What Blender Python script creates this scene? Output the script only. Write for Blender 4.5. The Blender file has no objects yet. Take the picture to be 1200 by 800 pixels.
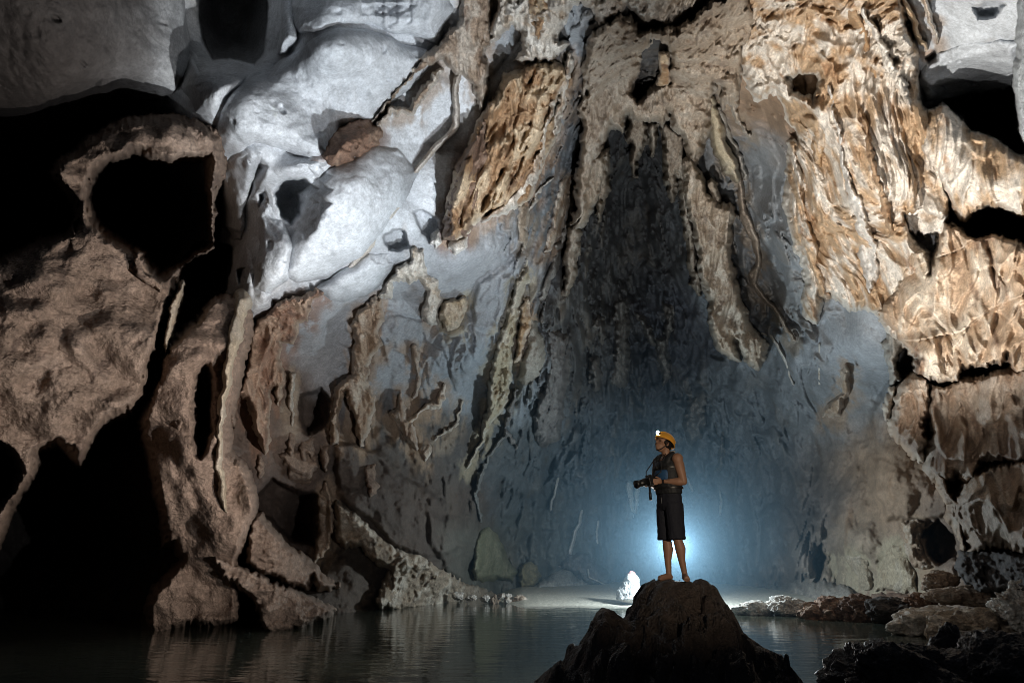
import bpy, bmesh, math, random, time
import numpy as np
from mathutils import Vector, Matrix
T_START = time.time()
DENOISE = True
rng = np.random.RandomState(7); random.seed(7)
sc = bpy.context.scene
COL = sc.collection
f32 = np.float32

# ------------------------------------------------------------------ camera
FPX = 860.0                     # focal length for a frame 1200 wide
PITCH = math.radians(16.5)
CAMZ = 2.2                      # above the water (z = 0)
CE, SE = math.cos(PITCH), math.sin(PITCH)

def ray(u, v):
    """direction with unit length along the camera axis"""
    xc = (np.asarray(u, dtype=np.float64) - 600) / FPX
    yc = (400 - np.asarray(v, dtype=np.float64)) / FPX
    return xc, CE - yc * SE, SE + yc * CE

def at(u, v, d):
    x, y, z = ray(u, v)
    return np.array([x * d, y * d, CAMZ + z * d])

def atV(u, v, d):
    return Vector(at(u, v, d))

# ------------------------------------------------------------------ noise
def _hash(ix, iy, iz, seed):
    h = (ix * np.uint32(374761393)) ^ (iy * np.uint32(668265263)) ^ (iz * np.uint32(2147483647 - 58)) ^ np.uint32((seed * 1274126177) & 0xffffffff)
    h = (h ^ (h >> np.uint32(13))) * np.uint32(1274126177)
    h = (h ^ (h >> np.uint32(16))) * np.uint32(2246822519)
    return h ^ (h >> np.uint32(15))

def pn(x, y, z, seed=0):
    """gradient noise, about -1..1"""
    shp = np.broadcast(x, y, z).shape
    x = np.broadcast_to(np.asarray(x, f32), shp); y = np.broadcast_to(np.asarray(y, f32), shp); z = np.broadcast_to(np.asarray(z, f32), shp)
    xf, yf, zf = np.floor(x), np.floor(y), np.floor(z)
    fx, fy, fz = x - xf, y - yf, z - zf
    ix = xf.astype(np.int32).astype(np.uint32); iy = yf.astype(np.int32).astype(np.uint32); iz = zf.astype(np.int32).astype(np.uint32)
    sx = fx * fx * fx * (fx * (fx * 6 - 15) + 10); sy = fy * fy * fy * (fy * (fy * 6 - 15) + 10); sz = fz * fz * fz * (fz * (fz * 6 - 15) + 10)
    one = np.uint32(1)
    def g(ax, ay, az, dx, dy, dz):
        h = _hash(ax, ay, az, seed)
        gx = (h & np.uint32(1023)).astype(f32) * f32(2 / 1023) - 1
        gy = ((h >> np.uint32(10)) & np.uint32(1023)).astype(f32) * f32(2 / 1023) - 1
        gz = ((h >> np.uint32(20)) & np.uint32(1023)).astype(f32) * f32(2 / 1023) - 1
        return gx * dx + gy * dy + gz * dz
    ix1, iy1, iz1 = ix + one, iy + one, iz + one
    fx1, fy1, fz1 = fx - 1, fy - 1, fz - 1
    a = g(ix, iy, iz, fx, fy, fz); b = g(ix1, iy, iz, fx1, fy, fz); r0 = a + sx * (b - a)
    a = g(ix, iy1, iz, fx, fy1, fz); b = g(ix1, iy1, iz, fx1, fy1, fz); r1 = a + sx * (b - a)
    y0 = r0 + sy * (r1 - r0)
    a = g(ix, iy, iz1, fx, fy, fz1); b = g(ix1, iy, iz1, fx1, fy, fz1); r0 = a + sx * (b - a)
    a = g(ix, iy1, iz1, fx, fy1, fz1); b = g(ix1, iy1, iz1, fx1, fy1, fz1); r1 = a + sx * (b - a)
    y1 = r0 + sy * (r1 - r0)
    return (y0 + sz * (y1 - y0)) * f32(1.25)

def fbm(x, y, z, seed=0, oct=4, gain=.5, lac=2.03):
    s = 0; a = 1.0; k = 1.0
    for i in range(oct):
        s = s + a * pn(x * k, y * k, z * k, seed + i * 17); a *= gain; k *= lac
    return s

def hang(X, Y, Z, seed):
    """hanging fringes: swells downwards, then breaks off in a ragged edge (0..1)"""
    s = 0
    for k, (p, fx, ph, a) in enumerate(((3.2, .9, 1.1, .6), (1.3, .38, .9, .4))):
        q = -Z / p + ph * pn(X / fx, Y / (fx * 2), Z / (p * 3), seed + 2 * k) + .6 * pn(X / (fx * 4), Y / (fx * 5), Z / (p * 2), seed + 2 * k + 1)
        fr = q - np.floor(q)
        s = s + a * fr * (1 - np.clip((fr - .93) / .07, 0, 1))
    return s

def cells(X, Y, size, seed):
    """facets: tilted plates of a jittered grid"""
    gx = np.floor(X / size).astype(np.int32); gy = np.floor(Y / size).astype(np.int32)
    d1 = np.full(X.shape, 1e9, f32); h1 = np.zeros(X.shape, f32); d2 = np.full(X.shape, 1e9, f32); h2 = np.zeros(X.shape, f32)
    for ox in (-1, 0, 1):
        for oy in (-1, 0, 1):
            cx, cy = gx + ox, gy + oy
            h = _hash(cx.astype(np.uint32), cy.astype(np.uint32), np.full(cx.shape, 7, np.uint32), seed)
            r = [((h >> np.uint32(8 * k)) & np.uint32(255)).astype(f32) / 255 for k in range(4)]
            dx, dy = X - (cx + .15 + .7 * r[0]) * size, Y - (cy + .15 + .7 * r[1]) * size
            d = np.hypot(dx, dy); pl = (dx * (r[2] - .5) + dy * (r[3] - .5)) * 1.5 + (r[2] + r[1] - 1) * size * .3
            n = d < d1
            d2 = np.where(n, d1, np.where(d < d2, d, d2)); h2 = np.where(n, h1, np.where(d < d2 + 1e-9, pl, h2))
            d1 = np.where(n, d, d1); h1 = np.where(n, pl, h1)
    t = np.clip((d2 - d1) / (size * .12), 0, 1) * .5 + .5
    return h1 * t + h2 * (1 - t)

def smooth(a, b, x):
    t = np.clip((x - a) / (b - a), 0, 1)
    return t * t * (3 - 2 * t)

# ------------------------------------------------------------------ 2D outlines
def sdf_poly(U, V, poly):
    """positive inside"""
    d2 = np.full(U.shape, 1e12, f32); ins = np.zeros(U.shape, bool)
    n = len(poly)
    for i in range(n):
        ax, ay = poly[i]; bx, by = poly[(i + 1) % n]
        ex, ey = bx - ax, by - ay
        L = ex * ex + ey * ey + 1e-9
        wx, wy = U - ax, V - ay
        t = np.clip((wx * ex + wy * ey) / L, 0, 1)
        dx, dy = wx - ex * t, wy - ey * t
        d2 = np.minimum(d2, dx * dx + dy * dy)
        if ay != by:
            c = (ay > V) != (by > V)
            xi = ax + (V - ay) * ex / (by - ay)
            ins ^= c & (U < xi)
    d = np.sqrt(d2)
    return np.where(ins, d, -d)

def sdf_line(U, V, pts):
    """pts (u, v, half width): positive inside"""
    best = np.full(U.shape, -1e9, f32)
    for i in range(len(pts) - 1):
        ax, ay, wa = pts[i]; bx, by, wb = pts[i + 1]
        ex, ey = bx - ax, by - ay
        L = ex * ex + ey * ey + 1e-9
        t = np.clip(((U - ax) * ex + (V - ay) * ey) / L, 0, 1)
        d = np.hypot(U - ax - ex * t, V - ay - ey * t)
        best = np.maximum(best, wa + (wb - wa) * t - d)
    return best

# ------------------------------------------------------------------ scene helpers
def tag(o, label=None, cat=None, group=None, kind=None):
    if label: o['label'] = label
    if cat: o['category'] = cat
    if group: o['group'] = group
    if kind: o['kind'] = kind
    return o

def mesh_np(name, co, faces, mat, col=None, parent=None, smooth_shade=True):
    me = bpy.data.meshes.new(name)
    faces = np.asarray(faces, np.int32)
    n = faces.shape[1]
    me.vertices.add(len(co)); me.vertices.foreach_set('co', np.asarray(co, f32).ravel())
    me.loops.add(faces.size); me.loops.foreach_set('vertex_index', faces.ravel())
    me.polygons.add(len(faces))
    me.polygons.foreach_set('loop_start', np.arange(0, faces.size, n, dtype=np.int32))
    me.polygons.foreach_set('loop_total', np.full(len(faces), n, np.int32))
    me.polygons.foreach_set('use_smooth', np.full(len(faces), smooth_shade, bool))
    if col is not None:
        a = me.attributes.new('Col', 'FLOAT_COLOR', 'POINT')
        c = np.ones((len(co), 4), f32); c[:, :3] = col
        a.data.foreach_set('color', c.ravel())
    me.update(calc_edges=True); me.validate()
    me.materials.append(mat)
    o = bpy.data.objects.new(name, me); COL.objects.link(o)
    if parent is not None: o.parent = parent
    return o

# ------------------------------------------------------------------ materials
def nt(name):
    m = bpy.data.materials.new(name); m.use_nodes = True
    t = m.node_tree; b = t.nodes['Principled BSDF']
    return m, t, b, t.nodes.new, t.links.new

def rock_mat(name, rough=.75, bump=.5, scale=7.0, grain=30.0, var=.35, spec=.3, speck=.4):
    m, t, b, N, L = nt(name)
    at_ = N('ShaderNodeAttribute'); at_.attribute_name = 'Col'
    tc = N('ShaderNodeTexCoord')
    n1 = N('ShaderNodeTexNoise'); n1.inputs['Scale'].default_value = scale; n1.inputs['Detail'].default_value = 6; n1.inputs['Roughness'].default_value = .65
    n2 = N('ShaderNodeTexNoise'); n2.inputs['Scale'].default_value = grain; n2.inputs['Detail'].default_value = 3
    L(tc.outputs['Object'], n1.inputs['Vector']); L(tc.outputs['Object'], n2.inputs['Vector'])
    mr = N('ShaderNodeMapRange'); mr.inputs['From Min'].default_value = .25; mr.inputs['From Max'].default_value = .75
    mr.inputs['To Min'].default_value = 1 - var; mr.inputs['To Max'].default_value = 1 + var
    L(n1.outputs['Fac'], mr.inputs['Value'])
    mx = N('ShaderNodeVectorMath'); mx.operation = 'SCALE'
    L(at_.outputs['Color'], mx.inputs[0])
    L(mx.outputs['Vector'], b.inputs['Base Color'])
    n3 = N('ShaderNodeTexNoise'); n3.inputs['Scale'].default_value = grain * .55; n3.inputs['Detail'].default_value = 5; n3.inputs['Roughness'].default_value = .75
    L(tc.outputs['Object'], n3.inputs['Vector'])
    m3 = N('ShaderNodeMapRange'); m3.inputs['From Min'].default_value = .3; m3.inputs['From Max'].default_value = .7
    m3.inputs['To Min'].default_value = 1 - speck; m3.inputs['To Max'].default_value = 1 + speck * .6
    L(n3.outputs['Fac'], m3.inputs['Value'])
    mm = N('ShaderNodeMath'); mm.operation = 'MULTIPLY'; L(mr.outputs['Result'], mm.inputs[0]); L(m3.outputs['Result'], mm.inputs[1])
    L(mm.outputs['Value'], mx.inputs['Scale'])
    ad = N('ShaderNodeMath'); ad.operation = 'MULTIPLY_ADD'; ad.inputs[1].default_value = .35
    L(n2.outputs['Fac'], ad.inputs[0]); L(n1.outputs['Fac'], ad.inputs[2])
    bp = N('ShaderNodeBump'); bp.inputs['Strength'].default_value = bump; bp.inputs['Distance'].default_value = .12
    L(ad.outputs['Value'], bp.inputs['Height']); L(bp.outputs['Normal'], b.inputs['Normal'])
    b.inputs['Roughness'].default_value = rough; b.inputs['Specular IOR Level'].default_value = spec
    return m

def plain_mat(name, col, rough=.6, var=.15, scale=20, bump=.1, spec=.3, metal=0, dist=.01):
    m, t, b, N, L = nt(name)
    tc = N('ShaderNodeTexCoord')
    n1 = N('ShaderNodeTexNoise'); n1.inputs['Scale'].default_value = scale; n1.inputs['Detail'].default_value = 4
    L(tc.outputs['Object'], n1.inputs['Vector'])
    cr = N('ShaderNodeMix'); cr.data_type = 'RGBA'
    cr.inputs['A'].default_value = [c * (1 - var) for c in col] + [1]; cr.inputs['B'].default_value = [min(1, c * (1 + var)) for c in col] + [1]
    L(n1.outputs['Fac'], cr.inputs['Factor']); L(cr.outputs['Result'], b.inputs['Base Color'])
    bp = N('ShaderNodeBump'); bp.inputs['Strength'].default_value = bump; bp.inputs['Distance'].default_value = dist
    L(n1.outputs['Fac'], bp.inputs['Height']); L(bp.outputs['Normal'], b.inputs['Normal'])
    b.inputs['Roughness'].default_value = rough; b.inputs['Specular IOR Level'].default_value = spec; b.inputs['Metallic'].default_value = metal
    return m

M_WALL = rock_mat('limestone', rough=.8, bump=.55, scale=5, grain=22, var=.2, speck=.28)
M_FLOW = rock_mat('flowstone', rough=.55, bump=.7, scale=6, grain=24, var=.3, spec=.4, speck=.5)
M_ROUGH = rock_mat('muddy_rock', rough=.85, bump=1.0, scale=5, grain=18, var=.35, speck=.45)
M_DARK = rock_mat('dark_rock', rough=.45, bump=.9, scale=7, grain=40, var=.4, spec=.6, speck=.5)
M_SAND = rock_mat('sand', rough=.9, bump=.6, scale=9, grain=40, var=.3)

# ------------------------------------------------------------------ cave hull: depth along the camera axis
def axis(a, b, lo, hi, s, S):
    return np.concatenate([np.arange(lo, a, S), np.arange(a, b, s), np.arange(b, hi + S, S)]).astype(f32)

HU = axis(-12, 1212, -340, 1540, 1.5, 7); HV = axis(-12, 724, -260, 790, 1.5, 7)

CP = [  # u, v, depth
 (-340,-260,14),(-340,200,16),(-340,500,17),(-340,790,18),(0,-260,17),(300,-260,19),(600,-260,19),(900,-260,18),(1200,-260,15),(1540,-260,12),
 (1540,200,11),(1540,500,11),(1540,790,11),
 (0,100,24),(0,300,40),(0,500,34),(0,700,34),(0,790,34),(60,150,26),(100,560,38),(100,680,36),(150,640,38),(170,250,46),(165,205,42),(130,240,46),(215,230,42),
 (215,60,27),(270,40,30),(250,330,31),(240,420,30),(230,560,27),(230,700,27),(300,790,26),
 (230,150,26.5),(300,100,26),(300,180,26),(400,60,26.5),(390,120,28),(350,40,27),(450,20,26.5),(340,235,27.5),(400,220,27),(460,150,29),(500,60,27.5),(510,180,29.5),
 (300,300,28),(300,370,29),(380,300,29),(430,330,31),(540,300,32),(560,150,30),(590,60,28.5),
 (350,420,32),(330,560,32),(400,480,34),(350,640,33),(420,600,33.5),(420,680,33),(480,560,37),(500,450,38),(560,420,39),(530,640,40),(560,690,45),
 (600,340,38),(620,260,36),(640,200,35),(610,500,45),(650,560,52),(600,650,52),(660,680,54),
 (680,130,33),(680,60,29),(650,10,26),(740,10,26),(740,150,48),(735,230,56),(740,330,60),(660,350,46),(680,420,50),(740,450,58),(760,560,60),(740,660,60),
 (820,20,27),(820,100,32),(810,200,42),(800,300,50),(870,150,36),(900,200,38),(850,350,48),(900,320,43),(960,390,41),(870,450,50),(860,600,56),(850,690,56),(800,790,58),(600,790,52),
 (900,50,28),(950,120,27),(980,250,29),(1000,340,35),(1000,450,39),(960,550,45),(960,650,42),(1000,620,38),(1000,700,37),(1040,560,36),(1060,480,36),(1080,590,34),(1060,690,33),(1120,640,29),(1150,680,27),
 (1050,30,24),(1120,50,23),(1180,50,22),(1180,120,27),(1130,130,29),(1080,200,26),(1180,260,27),(1120,330,26),(1180,400,25),(1190,550,25),(1190,680,24),(1250,300,18),(1260,600,19),(1200,790,20),(1000,790,36)]
CP = np.array(CP, float)

def tps_fit(P, y, lam=.4):
    X = P / 200.0
    n = len(X)
    r = np.linalg.norm(X[:, None] - X[None], axis=2)
    K = np.where(r > 0, r * r * np.log(r + 1e-12), 0) + lam * 0.05 * np.eye(n)
    Q = np.c_[np.ones(n), X]
    A = np.block([[K, Q], [Q.T, np.zeros((3, 3))]])
    return X, np.linalg.solve(A, np.r_[y, 0, 0, 0])

def tps_eval(fit, U, V):
    X, w = fit
    u = (U / 200.0).astype(f32); v = (V / 200.0).astype(f32)
    s = w[-3] + w[-2] * u + w[-1] * v
    for (a, b), k in zip(X, w):
        r2 = (u - f32(a)) ** 2 + (v - f32(b)) ** 2
        s = s + f32(k * .5) * r2 * np.log(r2 + f32(1e-9))
    return s

FIT = tps_fit(CP[:, :2], np.log(CP[:, 2]))
def hull0(U, V): return np.exp(tps_eval(FIT, U, V))

def world(U, V, D):
    x, y, z = ray(U, V)
    return (x * D).astype(f32), (y * D).astype(f32), (CAMZ + z * D).astype(f32)

def warp2(U, V, a, lam, seed):
    return U + a * pn(U / lam, V / lam, 3.3, seed), V + a * pn(U / lam, V / lam, 9.1, seed + 5)

# colours of the bare limestone, with the shade of dark voids painted in: (u, v, spread, colour)
WHITE = (.62, .64, .67); BLUE = (.31, .325, .345); BACK = (.17, .19, .21); DARK = (.07, .068, .068); MUD = (.20, .145, .11); TAN = (.255, .178, .122); BLK = (.05, .042, .038)  # DARK and BLK put the gloom of chimney and voids into the colour
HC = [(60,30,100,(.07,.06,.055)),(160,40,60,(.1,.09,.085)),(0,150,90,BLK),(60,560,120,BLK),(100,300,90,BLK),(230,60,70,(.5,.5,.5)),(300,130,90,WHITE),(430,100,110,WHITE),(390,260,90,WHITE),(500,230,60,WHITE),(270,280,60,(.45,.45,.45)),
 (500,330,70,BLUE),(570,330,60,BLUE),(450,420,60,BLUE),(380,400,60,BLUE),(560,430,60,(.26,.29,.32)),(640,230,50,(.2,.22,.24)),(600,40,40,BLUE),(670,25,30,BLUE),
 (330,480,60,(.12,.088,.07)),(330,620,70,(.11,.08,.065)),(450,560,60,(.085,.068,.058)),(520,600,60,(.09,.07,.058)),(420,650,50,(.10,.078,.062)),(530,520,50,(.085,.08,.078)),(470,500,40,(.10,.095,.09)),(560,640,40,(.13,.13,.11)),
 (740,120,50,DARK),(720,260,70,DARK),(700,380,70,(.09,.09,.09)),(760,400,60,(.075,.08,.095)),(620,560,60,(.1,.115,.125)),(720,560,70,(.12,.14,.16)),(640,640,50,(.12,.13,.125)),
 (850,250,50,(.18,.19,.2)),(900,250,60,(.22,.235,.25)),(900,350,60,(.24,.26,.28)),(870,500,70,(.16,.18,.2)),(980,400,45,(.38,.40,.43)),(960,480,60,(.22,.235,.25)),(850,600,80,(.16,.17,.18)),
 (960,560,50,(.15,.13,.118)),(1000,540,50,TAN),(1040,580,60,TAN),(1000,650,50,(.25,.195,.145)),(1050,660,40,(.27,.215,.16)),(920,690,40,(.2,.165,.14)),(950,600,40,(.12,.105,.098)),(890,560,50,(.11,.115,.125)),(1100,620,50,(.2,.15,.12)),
 (1120,60,60,(.44,.47,.51)),(1180,80,50,(.44,.47,.51)),(1150,130,25,(.05,.045,.045)),(1180,270,30,(.05,.04,.04)),(1090,270,30,(.45,.47,.5)),(980,100,70,TAN),(1050,200,70,TAN),(1180,420,70,MUD),(1180,600,60,MUD)]  # the near-blacks paint the shade inside the right slots

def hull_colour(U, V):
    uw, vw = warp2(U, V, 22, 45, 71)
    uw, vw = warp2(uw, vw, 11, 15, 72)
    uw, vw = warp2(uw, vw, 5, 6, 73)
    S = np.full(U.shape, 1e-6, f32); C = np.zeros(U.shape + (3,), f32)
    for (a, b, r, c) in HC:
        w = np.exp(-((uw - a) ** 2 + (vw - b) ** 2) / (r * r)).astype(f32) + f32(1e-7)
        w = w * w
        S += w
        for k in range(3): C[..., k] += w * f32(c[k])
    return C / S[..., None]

HOLES = [  # outline, how much deeper (m), edge softness px
 ([(100,200),(150,170),(235,175),(246,230),(250,270),(232,310),(175,330),(110,290)], 8, 6),
 ([(231,-20),(314,-20),(314,20),(312,60),(300,78),(270,70),(248,72),(238,50),(232,20)], 5, 3),
 ([(216,300),(232,285),(255,282),(272,290),(270,320),(262,350),(258,375),(240,380),(206,378),(208,350)], 6, 2),
 ([(282,187),(300,182),(312,195),(300,225),(285,235),(275,225),(278,200)], 1.2, 8),
 ([(322,228),(333,212),(348,208),(362,215),(374,222),(362,240),(345,262),(332,255),(324,242)], 3.0, 3),
 ([(303,228),(312,223),(313,238),(305,243)], 1.0, 3),
 ([(278,318),(292,313),(290,330),(280,332)], 1.2, 2),
 ([(437,-10),(470,-10),(466,10),(450,20),(438,18)], 1.6, 2),
 ([(448,275),(462,268),(475,272),(480,287),(468,296),(455,292)], 1.4, 2),
 ([(483,247),(495,246),(512,255),(516,268),(503,284),(494,270)], 1.6, 2),
 ([(1105,118),(1140,110),(1192,103),(1210,100),(1210,185),(1190,178),(1165,160),(1135,150),(1120,135)], 6, 2),
 ([(1125,262),(1150,245),(1185,250),(1210,258),(1210,290),(1180,285),(1150,280),(1130,275)], 5, 3),
 ([(1022,480),(1045,450),(1080,480),(1110,560),(1114,602),(1065,612),(1035,605),(1020,578),(1027,540)], -1.5, 5),
 ([(950,590),(966,540),(990,500),(1016,520),(1018,580),(1032,640),(1000,650),(965,645),(945,625)], -.5, 12),
 ([(395,520),(440,528),(470,556),(520,588),(542,640),(500,655),(462,640),(424,602),(395,575)], -.9, 5),
 ([(500,600),(545,610),(556,650),(545,680),(520,668),(505,640)], -.9, 6),
 ([(855,640),(880,600),(915,590),(945,640),(950,680),(900,684),(860,690)], -.9, 14),
 ([(560,330),(600,300),(625,290),(620,310),(600,350),(585,390),(560,385),(548,360)], -.8, 6),
 ([(1140,8),(1165,0),(1180,5),(1165,20),(1145,24)], .9, 4),
 ([(1083,68),(1097,58),(1100,72),(1090,77)], .9, 2),
 ([(952,660),(962,640),(968,655),(962,672),(957,702),(951,702),(954,680)], 3, 3),
 ([(290,585),(320,560),(350,575),(372,580),(370,640),(340,635),(318,612),(300,600)], 3.5, 5),
 ([(352,462),(378,455),(388,470),(383,500),(360,510),(350,490)], 2.5, 4),
 ([(1080,620),(1100,610),(1120,625),(1122,655),(1100,662),(1086,645)], 3, 4),
]
BUMPS = [  # u, v, ru, rv, angle deg, height (m, towards the camera)
 (385,185,70,22,-25,1.0),(300,190,40,22,-40,.9),(420,60,90,40,15,1.0),(350,40,50,35,0,1.0),(265,105,40,40,20,1.0),(400,250,70,40,-50,1.3),(345,300,22,50,18,.8),(300,300,16,60,15,.9),
 (275,230,20,60,10,1.1),(430,285,50,30,-50,.8),(350,195,50,12,-15,.8),(315,345,22,20,0,.7),(395,350,40,20,-20,.9),(540,310,60,20,-30,.8),(475,305,30,12,-10,.6),(570,400,30,30,0,1.0),(545,420,18,36,25,.9),(520,410,14,40,25,.8),
 (460,430,40,30,0,.9),(370,390,20,40,0,.8),(1130,60,40,16,-15,.8),(1160,90,50,14,-8,.8),(1090,80,22,14,20,.6),(980,420,30,60,-35,1.2),(960,430,20,70,-10,.9),(1010,400,40,20,40,.8),
 (1050,560,40,40,0,1.0),(1000,640,30,20,0,.6),(880,420,40,60,0,1.0),(930,330,30,60,10,1.0),(670,330,30,80,10,1.5),(720,420,20,60,0,1.2),(640,420,25,60,-10,1.2),(850,560,40,80,0,1.6),(690,560,30,60,0,1.2),
 (578,300,34,28,-20,1.2),(548,410,36,30,10,1.0),(480,408,28,40,0,1.0),(995,400,40,44,-20,1.4),(905,240,26,70,-8,1.0),(240,105,18,50,-10,.8),(500,660,60,16,25,1.2),(640,650,40,20,10,1.2)]

def build_hull():
    U, V = np.meshgrid(HU, HV)
    D = hull0(U, V)
    X, Y, Z = world(U, V, D)
    # large bulges with creases between them
    wx = X + 1.2 * pn(X / 4, Y / 4, Z / 4, 11); wz = Z + 1.2 * pn(X / 4, Y / 4, Z / 4, 12)
    b1 = np.abs(pn(wx / 5.5, Y / 7, wz / 5.5, 1)); b2 = np.abs(pn(wx / 2.2, Y / 3, wz / 2.6, 2)); b3 = pn(wx / .9, Y / 1.2, wz / 1.0, 3)
    D = D - (1.7 * b1 + .6 * b2 - .5)
    # how rough: smooth scalloped limestone above, broken mud-coated rock low down and in the chimney
    low = np.clip(smooth(440, 560, V + .12 * (U - 400)) * (1 - smooth(820, 950, U)), 0, 1)
    chim = np.exp(-(((U - 725) / 95) ** 2)) * (1 - smooth(430, 600, V))
    rw = smooth(880, 960, U) * smooth(420, 500, V)
    rough = np.clip(low * .9 + chim + .8 * rw, 0.06, 1)
    D = D - .16 * b3 * (.35 + rough)
    r1 = fbm(X / 1.6, Y / 2.5, Z / 2.2, 21, 5, .55)
    D = D - rough * .55 * r1
    fl = 1 - np.abs(pn((X + .25 * Z) / .9, Y / 2.0, Z / 6, 31)); fl2 = 1 - np.abs(pn((X + .2 * Z) / .35, Y / 1.0, Z / 3, 32))
    D = D - chim * (.9 * fl * fl + .4 * fl2 * fl2) 
    back = smooth(560, 640, U) * (1 - smooth(930, 1000, U)) * smooth(150, 300, V)
    fw = X + .5 * pn(X / 3, Y / 6, Z / 5, 34)
    fl3 = 1 - np.abs(pn(fw / 1.6, Y / 9, Z / 14, 35)); fl4 = 1 - np.abs(pn(fw / .55, Y / 5, Z / 5, 36))
    D = D - back * (1.3 * fl3 * fl3 + .45 * fl4 * fl4 + .6 * fbm(X / 3, Y / 4, Z / 5, 37, 4, .55))
    hgw = np.clip(chim + back + .45 * smooth(380, 430, U) * smooth(330, 400, V) * (1 - smooth(560, 640, V)) * (1 - smooth(600, 650, U)) + .35 * smooth(830, 860, U) * (1 - smooth(930, 960, U)) * (1 - smooth(300, 420, V)), 0, 1.2)
    hgw = hgw * (.35 + .65 * smooth(-.25, .3, pn(X / 4, Y / 5, Z / 6, 38)))
    HG = hang(X + .5 * pn(X / 2, Y / 3, Z / 4, 39), Y, Z * .8, 40)
    D = D - 2.0 * hgw * HG
    for (a, b, ru, rv, ang, h) in BUMPS:
        ca, sa = math.cos(math.radians(ang)), math.sin(math.radians(ang))
        p = ((U - a) * ca + (V - b) * sa) / ru; q = (-(U - a) * sa + (V - b) * ca) / rv
        D = D - h * np.exp(-(p * p + q * q))
    D = D - .10 * fbm(X / .55, Y / .7, Z / .5, 5, 3, .5) * (.5 + .8 * rough) - .02 * pn(X / .12, Y / .14, Z / .12, 6)
    crk = smooth(.93, 1.0, 1 - np.abs(pn(wx / 3.2, Y / 4, wz / 3.6, 47))) * smooth(0, .3, pn(X / 6, Y / 6, Z / 6, 48))
    D = D + .2 * crk
    # pits in the limestone
    pit = smooth(.62, .8, pn(X / .55, Y / .7, Z / .55, 44)) * (1 - rough)
    D = D + .35 * pit
    for poly, dep, soft in HOLES:
        us = [p[0] for p in poly]; vs = [p[1] for p in poly]
        iu = np.where((HU > min(us) - 25) & (HU < max(us) + 25))[0]; iv = np.where((HV > min(vs) - 25) & (HV < max(vs) + 25))[0]
        sl = np.s_[iv[0]:iv[-1] + 1, iu[0]:iu[-1] + 1]
        uw, vw = warp2(U[sl], V[sl], (7.0 if dep == 3 else 3.0) if dep > 0 else 9.0, 14 if dep > 0 else 34, 91)
        uw, vw = warp2(uw, vw, 1.2, 5, 92)
        s = sdf_poly(uw, vw, poly)
        D[sl] = D[sl] + dep * smooth(-soft * .5, soft, s) * (1 + .25 * smooth(0, 30, s))
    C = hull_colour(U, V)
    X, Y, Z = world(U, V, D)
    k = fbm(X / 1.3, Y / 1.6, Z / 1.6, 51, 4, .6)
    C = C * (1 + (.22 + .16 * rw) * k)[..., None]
    tn = hgw * smooth(.25, .6, HG) * smooth(-.1, .4, pn(X / 1.6, Y / 3, Z / 5, 53))
    C = C + (.5 * tn)[..., None] * (np.array([.22, .19, .155], f32) - C)
    # rusty and pale streaks running down
    st = pn(X / .5, Y / .9, Z / 5, 52) ; m = smooth(.25, .7, st) * (.35 + rough * .5)
    C = C * (1 - m[..., None] * (1 - np.array([.75, .62, .5], f32)))
    co = np.stack([X, Y, Z], -1).reshape(-1, 3)
    nu, nv = len(HU), len(HV)
    i = np.arange(nv - 1)[:, None] * nu + np.arange(nu - 1)[None]
    F = np.stack([i, i + nu, i + nu + 1, i + 1], -1).reshape(-1, 4)
    o = mesh_np('cave_wall', co, F, M_WALL)
    global HULL_COL, HULL_OBJ, STAIN, HULL_XYZ
    HULL_COL = C; HULL_OBJ = o; STAIN = np.zeros(U.shape + (4,), f32); HULL_XYZ = (X, Y, Z)
    tag(o, 'grey blue limestone cave wall and ceiling behind every formation', 'cave wall', kind='structure')
    return D.astype(f32)

HULL = build_hull()
print('hull', HULL.shape, round(time.time() - T_START, 1))

def hull_at(U, V):
    fu = np.interp(U, HU, np.arange(len(HU))); fv = np.interp(V, HV, np.arange(len(HV)))
    i = np.minimum(fu.astype(int), len(HU) - 2); j = np.minimum(fv.astype(int), len(HV) - 2)
    a = (fu - i).astype(f32); b = (fv - j).astype(f32)
    return (HULL[j, i] * (1 - a) * (1 - b) + HULL[j, i + 1] * a * (1 - b) + HULL[j + 1, i] * (1 - a) * b + HULL[j + 1, i + 1] * a * b)

def hull_s(U, V):
    """smoothed wall depth, for the front faces of the formations"""
    s = 0; n = 0
    for du in (-16, 0, 16):
        for dv in (-16, 0, 16):
            s = s + hull_at(U + du, V + dv); n += 1
    return s / n

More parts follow.
